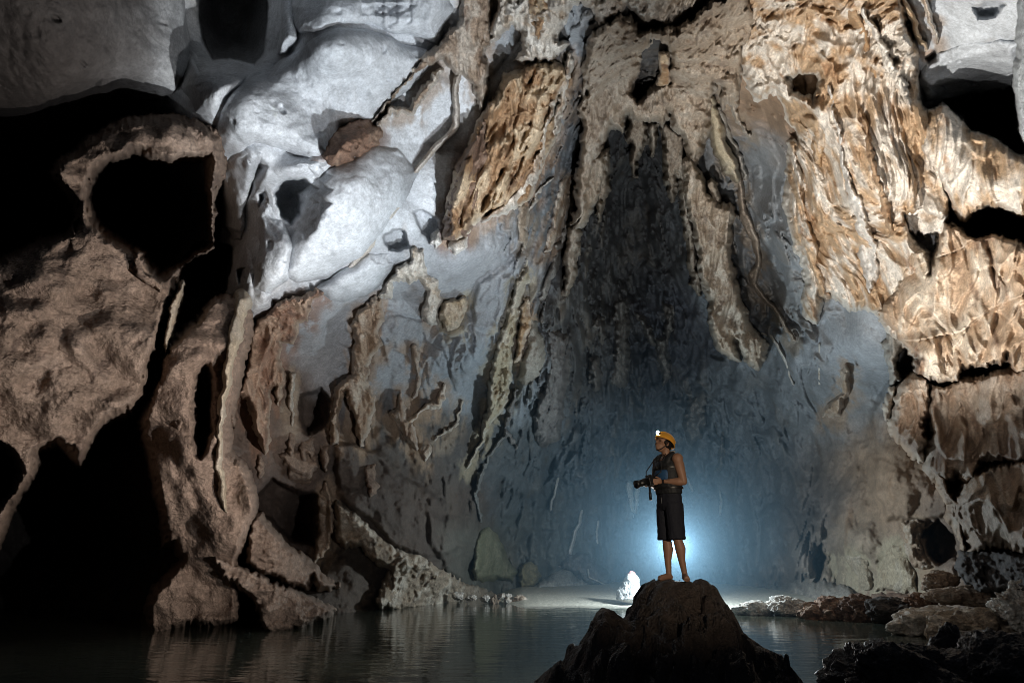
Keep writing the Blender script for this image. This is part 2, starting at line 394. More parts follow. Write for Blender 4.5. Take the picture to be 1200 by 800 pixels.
# ------------------------------------------------------------------ formations
PAL = {  # base, second, accent, rim
 'crust': ((.40,.30,.22), (.62,.55,.47), (.15,.09,.06), (.72,.67,.6)),
 'white': ((.60,.55,.49), (.72,.69,.64), (.38,.27,.18), (.75,.72,.68)),
 'drape': ((.34,.205,.11), (.56,.43,.29), (.15,.085,.05), (.70,.62,.52)),
 'orange': ((.47,.33,.21), (.68,.62,.55), (.31,.17,.085), (.75,.71,.65)),
 'pink': ((.42,.30,.205), (.61,.53,.435), (.16,.092,.058), (.68,.6,.52)),
 'brown': ((.23,.165,.125), (.30,.22,.17), (.13,.09,.07), (.34,.26,.2)),
 'red': ((.24,.14,.095), (.36,.25,.18), (.10,.06,.045), (.45,.36,.28)),
 'grey': ((.30,.28,.25), (.40,.37,.33), (.15,.13,.115), (.45,.42,.38)),
 'rib': ((.36,.29,.22), (.44,.38,.31), (.17,.125,.095), (.5,.45,.39)),
 'dim': ((.16,.15,.145), (.21,.20,.19), (.085,.08,.078), (.24,.23,.22)),  # shaded copy of grey, the gloom put into the colour
 'yellow': ((.44,.38,.27), (.55,.50,.41), (.28,.2,.11), (.6,.56,.48)),
 'black': ((.07,.06,.055), (.12,.10,.09), (.03,.026,.024), (.2,.18,.16)),
 'green': ((.2,.2,.13), (.26,.25,.17), (.12,.12,.08), (.28,.28,.2)),
 'shore': ((.34,.27,.2), (.58,.51,.42), (.12,.085,.065), (.6,.54,.46)),
}

def formation(name, label, cat, outline=None, line=None, holes=(), thick=1.0, edge=8, pal='crust', style='flow', warp=(4, 22), fine=(2.4, 7), fringe=0, shear=0.0,
              step=1.25, depth=None, dome=0.0, rim=4, relief=1.0, mat=None, seed=None, group=None, back=.25, parent=None, stretch=1.0, terr=0, flat=None, ragged=1.6, grow=None, hga=.55, topthin=.35, cav=.4):
    seed = (sum(ord(c) * (i + 3) for i, c in enumerate(label or name)) % 997) if seed is None else seed
    if outline: us = [p[0] for p in outline]; vs = [p[1] for p in outline]; pad = warp[0] + fine[0] + 4 + fringe
    else:
        us = [p[0] for p in line]; vs = [p[1] for p in line]; pad = max(p[2] for p in line) + warp[0] + fine[0] + 4
    U, V = np.meshgrid(np.arange(min(us) - pad, max(us) + pad, step, dtype=f32), np.arange(min(vs) - pad, max(vs) + pad, step, dtype=f32))
    u2, v2 = warp2(U, V, warp[0], warp[1], seed)
    u2, v2 = warp2(u2, v2, fine[0], fine[1], seed + 1)
    if fringe:
        v2 = v2 - fringe * (pn(U / 7, V / 60, 1.7, seed + 2) * .7 + .5 * pn(U / 3.2, V / 40, 5.7, seed + 3))
    s = sdf_poly(u2, v2, outline) if outline else sdf_line(u2, v2, line)
    s = s + (grow if grow is not None else (3.0 if depth is not None else .6))
    for h in holes: s = np.minimum(s, -sdf_poly(u2, v2, h) + 3.0)
    if style != 'smooth':   # ragged, eaten-away rims
        s = s - ragged * np.clip(2.2 * np.abs(pn(U / 9, V / 15, 2.2, seed + 21)) + 1.3 * pn(U / 3.6, V / 6, 8.8, seed + 22), -1, 3)
    keep = s > -1.5 * step
    D0 = hull_s(U, V) if (depth is None) else np.minimum(np.exp(tps_eval(depth, U, V)).astype(f32), hull_s(U, V) - .7)
    bk = hull_at(U, V) + back
    smax = max(float(s.max()), 1.0)
    X, Y, Z = world(U, V, D0)
    Xs = X + shear * Z
    prof = np.sqrt(np.clip(1 - (1 - np.clip(s / edge, 0, 1)) ** 2, 0, 1))
    R = relief
    if style == 'flow':
        wxx = Xs + .35 * pn(X / 1.8, Y / 2.5, Z / 2.5, seed + 4) + .045 * pn(X / .5, Y / .6, Z / 1.2, seed + 24) + .35 * np.sin(Z * .37 + seed)
        ph = pn(X / 2.5, Y / 3, Z / 2, seed + 14)
        f1 = 1 - np.abs(pn(wxx / (.95 * stretch), Y / 2.6, Z / (4.5 * stretch), seed + 5))
        f2 = 1 - np.abs(pn(wxx / (.38 * stretch), Y / 1.2, Z / (4.2 * stretch), seed + 6))
        f3 = 1 - np.abs(pn(wxx / .17, Y / .6, Z / 3.2 + wxx * .5, seed + 7))
        lump = fbm(X / 1.1, Y / 1.5, Z / 1.9, seed + 8, 4, .5)
        f2 = f2 * f2; f3 = f3 ** 3
        f4 = 1 - np.abs(pn(wxx / .085, Y / .3, Z / .35, seed + 17))
        pits = smooth(.32, .7, fbm(Xs / .6, Y / 1.2, Z / 3.2, seed + 18, 4, .6))
        hg = hang(Xs, Y, Z, seed + 30)
        rel = R * (.62 * f1 * f1 + .44 * f2 + .22 * f3 * (.4 + f1) + .05 * f4 + hga * hg + .42 * lump + .45 * ph - cav * pits)
        stain = f1 * .5 + f2 * .3 + hg * .7 - .75
    elif style == 'rough':
        l1 = fbm(Xs / 2.4, Y / 3, Z / 2.4, seed + 5, 3, .5); l2 = np.abs(pn(Xs / .9, Y / 1.1, Z / 1.0, seed + 6)); l3 = fbm(Xs / .35, Y / .4, Z / .35, seed + 7, 3, .6)
        rel = R * (1.35 * l1 + .30 * l2 + .07 * l3 + .03 * pn(X / .09, Y / .1, Z / .09, seed + 19))
        stain = l1 * .5 + l2 - .3
    elif style == 'lime':
        l1 = np.abs(pn((Xs + .5 * pn(X / 2, Y / 2, Z / 2, seed + 4)) / 2.6, Y / 3, Z / 2.4, seed + 5)); l2 = np.abs(pn(Xs / .9, Y / 1.1, Z / .9, seed + 6)); l3 = fbm(Xs / .4, Y / .5, Z / .4, seed + 7, 3, .5)
        pits = smooth(.5, .75, pn(X / .42, Y / .6, Z / .42, seed + 18))
        rel = R * (.9 * l1 + .30 * l2 + .12 * l3 - .4 * pits + .02 * pn(X / .1, Y / .12, Z / .1, seed + 19))
        stain = l1
    elif style == 'crag':
        l1 = 1 - np.abs(fbm(Xs / 1.8, Y / 2, Z / 1.5, seed + 5, 4, .55)); l2 = np.abs(pn(Xs / .5, Y / .6, Z / .45, seed + 6)); l3 = fbm(Xs / .3, Y / .4, Z / .3, seed + 7, 3, .6)
        rel = R * (.75 * l1 + .3 * l2 + .16 * l3 + .9 * cells(Xs + .25 * l3, Z + .25 * l1, .8, seed + 8) + .7 * cells(Xs, Z, .3, seed + 9))
        stain = l1 + l2 - 1.0
    else:  # smooth drapery
        f1 = 1 - np.abs(pn(Xs / .8, Y / 2, Z / 6, seed + 5)); f2 = pn(Xs / .3, Y / 1, Z / 3, seed + 6)
        rel = R * (.3 * f1 + .08 * f2 + .12 * pn(X / .6, Y / .6, Z / .8, seed + 7))
        stain = f2
    if terr:   # stepped bulges, one under the other
        q = (Z + .5 * pn(X / 1.5, Y / 2, Z / 3, seed + 9)) / terr
        fr = q - np.floor(q)
        rel = rel + .55 * np.sqrt(np.clip(1 - (1 - np.clip((1 - fr) * 1.0, 0, 1)) ** 2, 0, 1)) * terr * .5
    if depth is None and not callable(thick) and min(vs) > 262 and back == .25: thick = thick * .68
    if depth is None and outline:   # grows out of the wall above, overhangs below
        if callable(thick): thick = thick(U, V)
        tv = np.clip((V - min(vs)) / (max(vs) - min(vs) + 1), 0, 1)
        thick = thick * (topthin + (1 - topthin) * smooth(0, .75, tv))
    if callable(thick): thick = thick(U, V)
    d0 = D0 - thick - dome * np.clip(s / smax, 0, 1) ** .6 - rel * smooth(0, edge, s)
    D = bk - (bk - d0) * prof if depth is not None or True else d0
    # colours of the mineral coats
    b, c2, acc, rm = [np.array(k, f32) for k in PAL[pal if pal != 'hull' else 'grey']]
    n1 = fbm(Xs / .7, Y / 1, Z / 2.6, seed + 60, 4, .6); n2 = fbm(Xs / .35, Y / .6, Z / 1.1, seed + 61, 3, .6); n3 = pn(X / 2.2, Y / 2.5, Z / 2.8, seed + 62)
    w2 = smooth(-.15, .5, n1 + .5 * n3 + .5 * stain); wa = smooth(.25, .65, n2 - .4 * n3)
    C = b + w2[..., None] * (c2 - b); C = C + (wa * .75)[..., None] * (acc - C)
    if rim:
        wr = (1 - smooth(rim * .35, rim, s + 1.5 * n2)) * .8
        C = C + wr[..., None] * (rm - C)
    C = C * (1 + .15 * pn(X / .2, Y / .3, Z / .2, seed + 63))[..., None]
    if pal == 'hull':
        gr = .34 * smooth(.1, .55, n3 + .4 * n1) + .55 * smooth(.5, .62, pn(X / .28, Y / .4, Z / .28, seed + 64)) * smooth(.1, .5, pn(X / 1.5, Y / 2, Z / 1.5, seed + 65))
        dr = smooth(.35, .7, pn(Xs / .28, Y / .6, Z / 3.5, seed + 66)) * .25
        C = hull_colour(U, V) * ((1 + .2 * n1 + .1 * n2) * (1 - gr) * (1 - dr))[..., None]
    if flat is not None: C = C * (1 - flat[1]) + np.array(flat[0], f32) * flat[1]
    X, Y, Z = world(U, V, D)
    nv, nu = U.shape
    idx = np.arange(nv * nu).reshape(nv, nu)
    k4 = keep[:-1, :-1] & keep[1:, :-1] & keep[1:, 1:] & keep[:-1, 1:]
    F = np.stack([idx[:-1, :-1], idx[1:, :-1], idx[1:, 1:], idx[:-1, 1:]], -1)[k4]
    if len(F) == 0: print('EMPTY', label); return None
    used = np.zeros(nv * nu, bool); used[F.ravel()] = True
    mp = np.cumsum(used) - 1
    co = np.stack([X, Y, Z], -1).reshape(-1, 3)[used]
    o = mesh_np(name, co, mp[F], mat or (M_ROUGH if style in ('rough', 'crag') else M_WALL if pal == 'hull' else M_FLOW), np.clip(C, .012, .8).reshape(-1, 3)[used], parent)
    if label: tag(o, label, cat, group)
    if depth is None and pal in ('crust', 'drape', 'pink', 'rib', 'red', 'yellow', 'orange') : stain_wall(outline, line, np.array(PAL[pal][0]) * .8, seed)
    return o

def stain_wall(outline, line, col, seed, wide=20):
    src = outline or line
    us = [p[0] for p in src]; vs = [p[1] for p in src]
    iu = np.where((HU > min(us) - 34) & (HU < max(us) + 34))[0]; iv = np.where((HV > min(vs) - 34) & (HV < max(vs) + 50))[0]
    if len(iu) < 2 or len(iv) < 2: return
    sl = np.s_[iv[0]:iv[-1] + 1, iu[0]:iu[-1] + 1]
    U, V = np.meshgrid(HU[iu], HV[iv])
    X, Y, Z = [a[sl] for a in HULL_XYZ]
    uw, vw = warp2(U, V, 8, 20, seed + 70)
    s = sdf_poly(uw, vw - 6, outline) if outline else sdf_line(uw, vw - 6, line)
    n = fbm(X / .5, Y / .9, Z / 2.2, seed + 71, 4, .6)
    w = smooth(-wide, 0, s) * smooth(-.15, .35, n + .5 * smooth(-wide, 0, s) - .2)
    k = w > STAIN[sl][..., 3]
    T = STAIN[sl]; T[k] = np.concatenate([np.broadcast_to(np.array(col, f32), w.shape + (3,)), w[..., None]], -1)[k]

def finish_wall():
    w = STAIN[..., 3:] * .75
    C = HULL_COL * (1 - w) + STAIN[..., :3] * w
    a = HULL_OBJ.data.attributes.new('Col', 'FLOAT_COLOR', 'POINT')
    c = np.ones((C.shape[0] * C.shape[1], 4), f32); c[:, :3] = np.clip(C, .01, .8).reshape(-1, 3)
    a.data.foreach_set('color', c.ravel())

def dfit(pts, lam=.1):
    p = np.array(pts, float)
    return tps_fit(p[:, :2], np.log(p[:, 2]), lam)

FM = formation
def P(x0, y0, k, pts): return [(x0 + a / k, y0 + b / k) for a, b in pts]
CAT_F = 'flowstone'; CAT_D = 'rock drapery'; CAT_S = 'stalactite'; CAT_R = 'rock formation'

# ---- left: brown mud-coated rock with the black window and the low arches
LD = dfit([(0, 300, 20.5), (0, 640, 20), (60, 200, 22.5), (150, 150, 23.5), (250, 170, 25.5), (260, 300, 25), (100, 400, 20.5), (150, 480, 21.5), (200, 330, 22.5), (60, 560, 20.3), (-80, 400, 18)])
FM('rock_arch', 'brown mud coated rock mass on the far left with a black window and hanging points', 'rock arch',
   [(-60,300),(0,300),(20,295),(36,282),(70,272),(88,262),(84,240),(66,215),(58,202),(72,184),(96,164),(122,148),(150,138),(200,134),(245,148),(262,160),(262,200),(250,240),(252,290),(232,300),(214,318),(206,350),(192,385),(188,412),(178,430),(176,450),(172,465),(157,484),(136,490),(114,506),(106,530),(95,548),(80,531),(66,522),(47,532),(42,556),(31,575),(17,592),(0,640),(-40,660),(-60,600)],
   holes=[[(105,235),(114,202),(130,190),(152,185),(158,180),(170,180),(178,188),(200,194),(216,188),(240,190),(243,230),(248,285),(232,294),(205,312),(190,318),(172,300),(150,285),(128,272),(112,256)], [(-60,520),(0,526),(14,536),(18,552),(10,575),(0,590),(-60,600)]],
   depth=LD, edge=15, pal='brown', style='rough', warp=(5, 26), fine=(1.6, 6), rim=0, relief=1.15, step=1.4)
FM('rock_spur', 'curled brown rock lobe on the lower left edge of the black window', CAT_R, [(78,285),(83,260),(92,252),(102,254),(112,272),(122,292),(128,315),(112,322),(96,312),(84,304)], holes=[[(90,262),(97,256),(106,262),(110,280),(104,290),(94,280)]], depth=LD, thick=1.1, edge=8, pal='brown', style='rough', rim=0, relief=.4)
FM('rock_spur', 'small curved rock horn under the black window, right of the curled lobe', CAT_R, [(154,305),(160,292),(170,296),(176,318),(196,330),(190,345),(168,338),(158,325)], depth=LD, thick=1.0, edge=8, pal='brown', style='rough', rim=0, relief=.4)
LD2 = dfit([(200, 400, 23), (280, 400, 24), (230, 520, 23), (270, 520, 23.5), (200, 690, 24.3), (260, 690, 24), (240, 600, 23.5), (290, 600, 23.5), (180, 560, 24), (300, 380, 25.5)])
FM('rock_column', 'tan brown rock column leaning down to a rounded foot in the dark water', 'rock column',
   [(181,448),(184,425),(192,405),(208,390),(228,372),(246,352),(262,345),(290,352),(296,380),(292,405),(284,432),(278,460),(273,485),(270,530),(292,550),(300,580),(302,606),(290,630),(282,660),(280,690),(279,728),(255,733),(226,733),(205,736),(190,760),(178,760),(170,728),(172,706),(180,688),(196,672),(210,655),(203,640),(192,640),(187,600),(176,560),(168,520),(162,490)],
   holes=[[(236,440),(241,432),(245,450),(244,490),(239,520),(234,530),(233,490)]],
   depth=LD2, edge=13, pal='brown', style='rough', warp=(4, 22), fine=(1.5, 6), rim=0, relief=.95, flat=((.27, .19, .145), .45))
FM('rock_rib', 'pale smooth drapery fold running down the right side of the leaning rock column', CAT_D, line=[(284,352,10),(276,385,11),(270,420,9),(262,460,7),(258,500,7),(256,545,8),(262,580,9),(266,600,5)], depth=LD2, thick=1.3, edge=10, pal='yellow', style='smooth', warp=(3, 26), rim=0, flat=((.38, .30, .225), .6))
FM('rock_lobe', 'bulging pitted brown lobe hanging beside the tall pale fold', CAT_R, [(186,440),(196,412),(212,395),(228,400),(236,425),(232,460),(226,500),(212,525),(196,505),(186,475)], depth=LD2, thick=1.2, edge=18, pal='brown', style='rough', rim=0, relief=.5)
FM('rock_leaf', 'thin pale rock blade along the black gap beside the leaning column', CAT_D, line=[(213,332,3),(208,345,5),(203,368,6),(198,392,5),(193,412,2)], depth=LD, thick=.7, edge=6, pal='yellow', style='smooth', rim=0, flat=((.32, .25, .19), .6))
LR = dfit([(250, 640, 23.6), (300, 610, 25), (340, 650, 25.5), (390, 700, 26.5), (300, 720, 24.6), (390, 580, 29), (370, 650, 28)])
FM('rock_ridge', 'upper sloping brown ridge running down from the column foot to the water', 'rock ridge', [(288,628),(294,606),(306,603),(322,622),(338,640),(352,648),(366,660),(380,674),(396,686),(384,690),(374,690),(366,676),(360,690),(345,688),(325,678),(305,672),(288,660)], depth=LR, thick=.3, edge=9, pal='brown', style='crag', rim=0, relief=.55, warp=(3, 18), flat=((.30, .22, .17), .5))
FM('rock_ridge', 'lower speckled ridge whose pale fringe meets the dark pool', 'rock ridge', [(248,648),(262,652),(276,662),(300,668),(322,682),(347,690),(370,702),(390,713),(386,722),(330,745),(312,742),(304,728),(298,702),(283,692),(270,684),(258,676)], depth=LR, thick=.9, edge=8, pal='brown', style='crag', rim=4, relief=.6, warp=(3, 18), flat=((.33, .25, .2), .4))
FM('rock_slab', 'upright pale slab standing in the dark recess left of centre', 'rock slab', [(382,560),(388,572),(391,590),(390,642),(380,652),(366,663),(368,640),(371,612),(374,590),(372,582)], thick=3.2, edge=7, pal='pink', style='rough', rim=0, relief=.3, flat=((.40, .31, .24), .5))
FM('rock_ridge', 'long rubbly ridge of pale knobs sloping down to the far pool edge', 'rock ridge', [(391,584),(404,590),(422,604),(442,624),(462,642),(482,648),(502,657),(520,668),(542,679),(566,690),(588,699),(580,706),(566,716),(500,720),(452,716),(444,704),(454,690),(456,668),(440,661),(424,642),(402,641),(392,630)], thick=2.3, edge=8, pal='shore', style='crag', rim=0, relief=.7, warp=(3, 18), fine=(2.2, 6))
FM('rock_mound', 'rounded pale brown lump at the waterline under the rubbly ridge', CAT_R, [(446,690),(452,668),(466,660),(474,672),(472,700),(466,712),(448,716),(440,706)], thick=3.0, edge=10, pal='shore', style='rough', rim=0, relief=.3)

# ---- upper left ceiling
FM('flowstone_crust', 'knobbly brown crust tongue hanging between the white ceiling and the big brown drapery', CAT_F,
   [(548,-20),(580,-20),(577,25),(574,52),(568,62),(572,82),(573,108),(566,124),(562,130),(557,112),(550,97),(541,88),(533,92),(527,78),(516,70),(505,80),(492,76),(490,66),(506,58),(519,45),(524,34),(535,26),(538,8)], thick=1.0, edge=7, pal='crust', fringe=1.5, relief=.7, flat=((.26,.19,.14),.35))
FM('flowstone_bar', 'thin knobbly crust bar above the dark shadow on the white ceiling', CAT_F, line=[(436,143,3),(450,126,4),(464,108,3.5),(480,92,4),(494,76,6),(506,66,5)], thick=.9, edge=5, pal='crust', relief=.4, warp=(3, 12))
FM('flowstone_bar', 'lower beaded crust bar joining the round boulder to the brown tongue', CAT_F, line=[(444,146,4),(456,128,4.5),(470,130,4),(482,131,4),(488,120,5),(498,106,6),(508,94,5),(516,82,4)], thick=1.0, edge=5, pal='crust', relief=.4, warp=(3, 12))
FM('hanging_boulder', 'round rusty brown boulder stuck to the white ceiling', 'boulder', [(375,182),(382,168),(392,152),(404,138),(420,132),(432,135),(442,146),(447,155),(442,170),(430,180),(412,188),(396,196),(386,194)], thick=1.7, dome=.9, edge=17, pal='red', style='crag', rim=0, relief=.35, flat=((.25,.15,.1),.3))
FM('calcite_fin', 'long thin white calcite fin curving down the white ceiling', 'calcite fin', line=[(538,86,2),(534,105,3.5),(534,125,4),(535,145,4),(526,158,3.5),(512,171,3.5),(500,186,3.5),(490,198,3.5),(480,214,3.5),(471,230,4),(462,246,4),(452,262,4),(440,278,5),(428,294,5),(414,310,4),(402,322,2)], thick=lambda U, V: .95 - .7 * smooth(170, 215, V), edge=4, pal='white', style='smooth', warp=(2.5, 18), fine=(1, 5), relief=.4, rim=0, flat=((.62,.55,.49),.3))
FM('rock_drapery', 'big orange brown fluted drapery hanging right of the white ceiling', CAT_D,
   [(592,88),(604,82),(618,74),(634,72),(650,70),(664,78),(668,95),(656,110),(652,128),(654,150),(648,172),(640,190),(632,210),(624,230),(612,243),(598,243),(585,252),(570,256),(558,260),(548,276),(534,280),(520,280),(520,256),(528,222),(536,192),(552,158),(572,122)], thick=1.7, dome=.5, edge=9, pal='drape', shear=-.28, relief=1.35, rim=5, fringe=2.5, warp=(5, 20), cav=.6)
FM('rock_drapery', 'dark brown shaded panel on the left flank of the big orange drapery', CAT_D, [(590,96),(584,140),(578,180),(570,215),(562,245),(556,262),(546,278),(532,282),(520,282),(520,256),(528,222),(536,192),(552,158),(572,122)], thick=2.5, edge=7, pal='red', shear=-.28, relief=.6, rim=3, flat=((.15,.095,.065),.6))  # shade of the drapery's left side put into a dark colour
FM('rock_drapery', 'white rimmed outer curtain along the right side of the big orange drapery', CAT_D, line=[(646,120,5),(640,150,6),(634,178,7),(624,205,8),(612,225,9),(598,238,8),(582,249,6),(566,256,3)], thick=2.7, edge=6, pal='crust', shear=-.2, relief=.6, fringe=2, warp=(4, 18))
FM('flowstone_tip', 'short pale tip under the dark foot of the orange drapery', CAT_S, [(523,276),(534,278),(547,274),(548,284),(545,292),(536,297),(526,290)], thick=1.2, edge=5, pal='white', relief=.3, fringe=1.5)
FM('flowstone_tip', 'tiny pale drop beside the dark foot of the orange drapery', CAT_S, [(506,275),(512,268),(517,274),(516,284),(511,290),(506,286)], thick=1.0, edge=4, pal='white', relief=.2)
FM('flowstone_crust', 'pale folded flowstone roof edge at the top centre with lacy white rim', CAT_F,
   [(584,-20),(834,-20),(822,4),(806,14),(792,32),(778,38),(768,29),(753,34),(744,22),(735,10),(727,16),(712,30),(700,30),(694,14),(680,4),(668,10),(662,30),(654,46),(668,50),(660,62),(648,72),(632,74),(615,77),(601,73),(612,58),(610,38),(601,31),(586,45),(576,54),(573,32),(580,10)], thick=1.4, edge=7, pal='white', relief=.8, fringe=2, shear=-.15, flat=((.46,.36,.26),.25))
FM('rock_drapery', 'brown striped fold at the very top between two white rimmed folds', CAT_D, [(612,-20),(650,-20),(650,10),(642,34),(636,58),(626,50),(618,30),(612,10)], thick=1.9, edge=9, pal='drape', relief=.5, rim=3)
FM('rock_drapery', 'narrow tan curtain right of the orange drapery top', CAT_D, line=[(668,62,4),(664,85,5),(660,110,5),(654,135,5),(650,158,4),(646,170,2)], thick=1.0, edge=5, pal='crust', relief=.5)
FM('stalactite', 'hooked pale stalactite under the orange drapery', CAT_S, [(607,246),(612,238),(619,242),(622,258),(620,275),(616,292),(611,286),(607,284),(606,265)], thick=1.0, edge=4, pal='rib', relief=.3)
FM('rock_rib', 'thin white line of calcite branching off the hooked stalactite', 'calcite rib', line=[(646,206,1.2),(640,216,2),(632,226,2),(624,238,2),(620,246,1.5)], thick=.7, edge=3, pal='white', relief=.2, rim=0, step=.9)

# ---- centre left: patches of flowstone over the blue grey wall
FM('rock_drapery', 'dark red brown fluted curtain below the white ceiling on the left', CAT_D,
   [(322,354),(340,348),(360,342),(380,336),(384,344),(368,352),(362,376),(352,380),(350,392),(343,404),(330,402),(332,425),(335,440),(333,462),(327,476),(322,452),(318,470),(316,500),(318,512),(312,534),(302,524),(296,500),(290,470),(278,462),(284,430),(290,400),(294,380),(308,368)], thick=1.4, edge=7, pal='red', relief=.85, fringe=2.5, warp=(4, 20))
FM('stalactite', 'slim tan stalactite standing free of the red brown curtain', CAT_S, line=[(341,438,4),(341,460,4),(342,480,3),(342,495,1.5)], thick=1.6, edge=5, pal='rib', relief=.3)
FM('rock_column', 'knotty tan flowstone column hanging in front of the blue grey wall', 'hanging column',
   [(434,352),(441,346),(450,353),(450,375),(445,388),(448,404),(440,415),(434,424),(430,448),(438,462),(440,472),(435,494),(430,512),(424,524),(418,510),(414,496),(410,476),(405,462),(400,478),(397,500),(395,522),(385,522),(386,500),(389,488),(390,456),(400,444),(412,438),(413,417),(417,400),(410,382),(418,362)], thick=1.6, edge=7, pal='pink', relief=.7, fringe=2, warp=(4, 18), flat=((.30,.22,.16),.4))
FM('flowstone_crust', 'pale ragged crust in the middle of the blue grey wall', CAT_F,
   [(482,286),(490,284),(497,294),(501,322),(515,332),(517,350),(515,368),(512,382),(503,383),(492,374),(494,362),(499,340),(491,328),(484,332),(476,330),(462,332),(460,350),(448,348),(440,352),(450,338),(457,326),(466,310),(478,304)], thick=1.2, edge=6, pal='white', relief=.6, fringe=2.5, warp=(4, 14), flat=((.45,.38,.29),.35))
FM('flowstone_block', 'square tan fluted block hanging beside the pale ragged crust', CAT_F, [(522,352),(534,348),(548,344),(549,355),(546,368),(540,385),(530,388),(518,385),(516,366)], thick=1.3, edge=5, pal='yellow', relief=.45, flat=((.48,.34,.22),.4))
FM('stalactite', 'small dark headed stalactite left of the square tan block', CAT_S, [(500,352),(508,348),(512,362),(510,378),(502,376)], thick=1.3, edge=4, pal='crust', relief=.3)
FM('rock_drapery', 'tall yellow white drapery cone tapering to a long tail at centre', CAT_D,
   [(620,306),(622,325),(612,352),(607,380),(602,405),(602,428),(600,448),(596,466),(590,482),(578,492),(568,512),(559,530),(551,546),(545,552),(553,534),(560,518),(566,494),(571,468),(572,448),(575,430),(580,408),(586,386),(595,364),(603,332),(612,316)], thick=1.5, edge=6, pal='yellow', relief=.8, rim=3, warp=(3, 16), stretch=.8)
FM('rock_drapery', 'orange streaked spine between the yellow white cone and its grey neighbour', CAT_D, [(612,350),(622,346),(623,365),(621,388),(616,410),(612,426),(604,426),(606,400),(609,375)], thick=1.9, edge=6, pal='orange', relief=.4, flat=((.42,.27,.14),.5))
FM('rock_drapery', 'rounded grey bag shaped drapery right of the orange streaked spine', CAT_D, [(622,366),(630,378),(636,396),(640,422),(632,440),(616,450),(604,444),(610,426),(618,404)], thick=1.6, dome=.4, edge=9, pal='grey', style='smooth', relief=.4, rim=0, flat=((.30,.275,.225),.4))
FM('rock_drapery', 'broad dim grey drapery hanging in the shade right of the bag shaped one', CAT_D, [(640,385),(655,388),(668,393),(671,420),(664,455),(662,490),(655,515),(640,526),(628,518),(624,488),(634,460),(640,430)], thick=1.6, edge=8, pal='dim', relief=.7, rim=0)
FM('rock_rib', 'grey slanting rib under the yellow white cone', 'calcite rib', line=[(604,455,2),(598,480,3),(590,500,3),(600,515,3),(606,525,2)], thick=1.0, edge=4, pal='dim', relief=.3)
FM('rock_rib', 'long pale edge curving down the arch in the dim back wall', 'calcite rib', line=[(596,508,2),(582,520,3),(572,536,3),(560,556,3),(558,575,3),(560,595,2.5),(566,610,1.5)], thick=1.0, edge=4, pal='dim', relief=.3, flat=((.24,.25,.24),.5))
FM('stalactite', 'dark knotted root like stalactite left of centre', CAT_S, line=[(485,410,6),(488,424,4),(492,440,3),(487,455,2.5),(483,466,1.5)], thick=.5, edge=4, pal='pink', relief=.3, flat=((.22,.17,.14),.5))
FM('stalactite', 'pinkish beaded root running left from a small hanging drop', CAT_S, line=[(520,448,1.5),(518,465,4),(512,474,5),(500,476,3.5),(492,481,3),(482,490,4),(476,498,3)], thick=.5, edge=4, pal='pink', relief=.3)
FM('stalactite', 'knobbly pink hanging cluster on the dim wall', CAT_S, [(468,452),(474,470),(476,490),(484,500),(490,514),(488,528),(478,520),(470,508),(462,492),(452,486),(464,478)], thick=.9, edge=5, pal='pink', relief=.5, fringe=3, flat=((.25,.185,.15),.4))
FM('stalactite', 'small leaf shaped pink drop under the hanging cluster', CAT_S, [(498,522),(503,517),(506,526),(502,537),(498,544),(496,532)], thick=.8, edge=4, pal='pink', relief=.2)
FM('stalactite', 'thin forked root with a short branch to the left', CAT_S, line=[(541,470,1.2),(538,485,2),(535,498,3),(526,504,2.2),(514,510,1.8),(508,516,1.2)], thick=.5, edge=3, pal='rib', relief=.2, step=.9)

# ---- centre top: brown ragged column above the dark chimney
FM('flowstone_mass', 'ragged brown rock mass around the black opening at top centre', CAT_F,
   [(684,72),(694,40),(712,28),(728,18),(748,32),(790,34),(830,2),(880,-20),(884,30),(872,62),(866,92),(860,118),(848,128),(844,100),(836,92),(832,130),(826,165),(816,192),(805,186),(796,152),(782,132),(776,150),(766,146),(750,138),(735,136),(726,156),(715,146),(706,160),(700,196),(690,240),(678,262),(671,262),(675,228),(680,190),(682,130)],
   holes=[[(749,58),(766,42),(786,52),(786,94),(771,100),(747,114),(737,108),(745,82)]], thick=1.6, edge=9, pal='rib', relief=1.1, fringe=7, hga=.15, cav=.12, stretch=1.8, warp=(8, 20), depth=dfit([(690,60,31),(760,20,29),(850,20,28.5),(850,120,33),(690,250,36),(740,130,34),(815,180,37),(780,80,32.5)]), flat=((.30,.235,.185),.25))
FM('stalagmite_post', 'short tan post standing inside the black opening at top centre', CAT_S, [(774,64),(783,64),(785,100),(772,102)], thick=2.0, edge=4, pal='drape', relief=.3, depth=dfit([(770,60,33),(790,60,33),(780,110,33.5)]))
FM('flowstone_bulge', 'twisted tan bulge left of the black opening', CAT_F, [(727,26),(738,20),(746,40),(748,60),(750,70),(744,76),(732,74),(726,60)], thick=1.2, edge=7, pal='rib', relief=.5, depth=dfit([(720,30,31),(760,30,31),(740,80,32)]))
FM('rock_drapery', 'ribbed tan curtain with ladder like ridges', CAT_D, [(680,192),(694,184),(712,180),(708,210),(700,236),(684,262),(672,266),(680,236)], thick=1.2, edge=7, pal='rib', relief=.7, depth=dfit([(690,180,36),(715,200,37),(680,270,36.5)]))
FM('rock_rib', 'flat pinkish tan strip hanging left of the ladder ridged curtain', CAT_D, [(656,212),(664,204),(673,205),(668,236),(656,274),(644,292),(636,296),(645,270),(651,240)], thick=1.0, edge=5, pal='pink', style='smooth', relief=.3)
FM('rock_rib', 'grey forked strip beside the flat pinkish strip', CAT_D, line=[(673,216,2),(672,240,4),(668,262,4),(660,285,5),(652,292,3)], thick=1.0, edge=4, pal='grey', relief=.3)
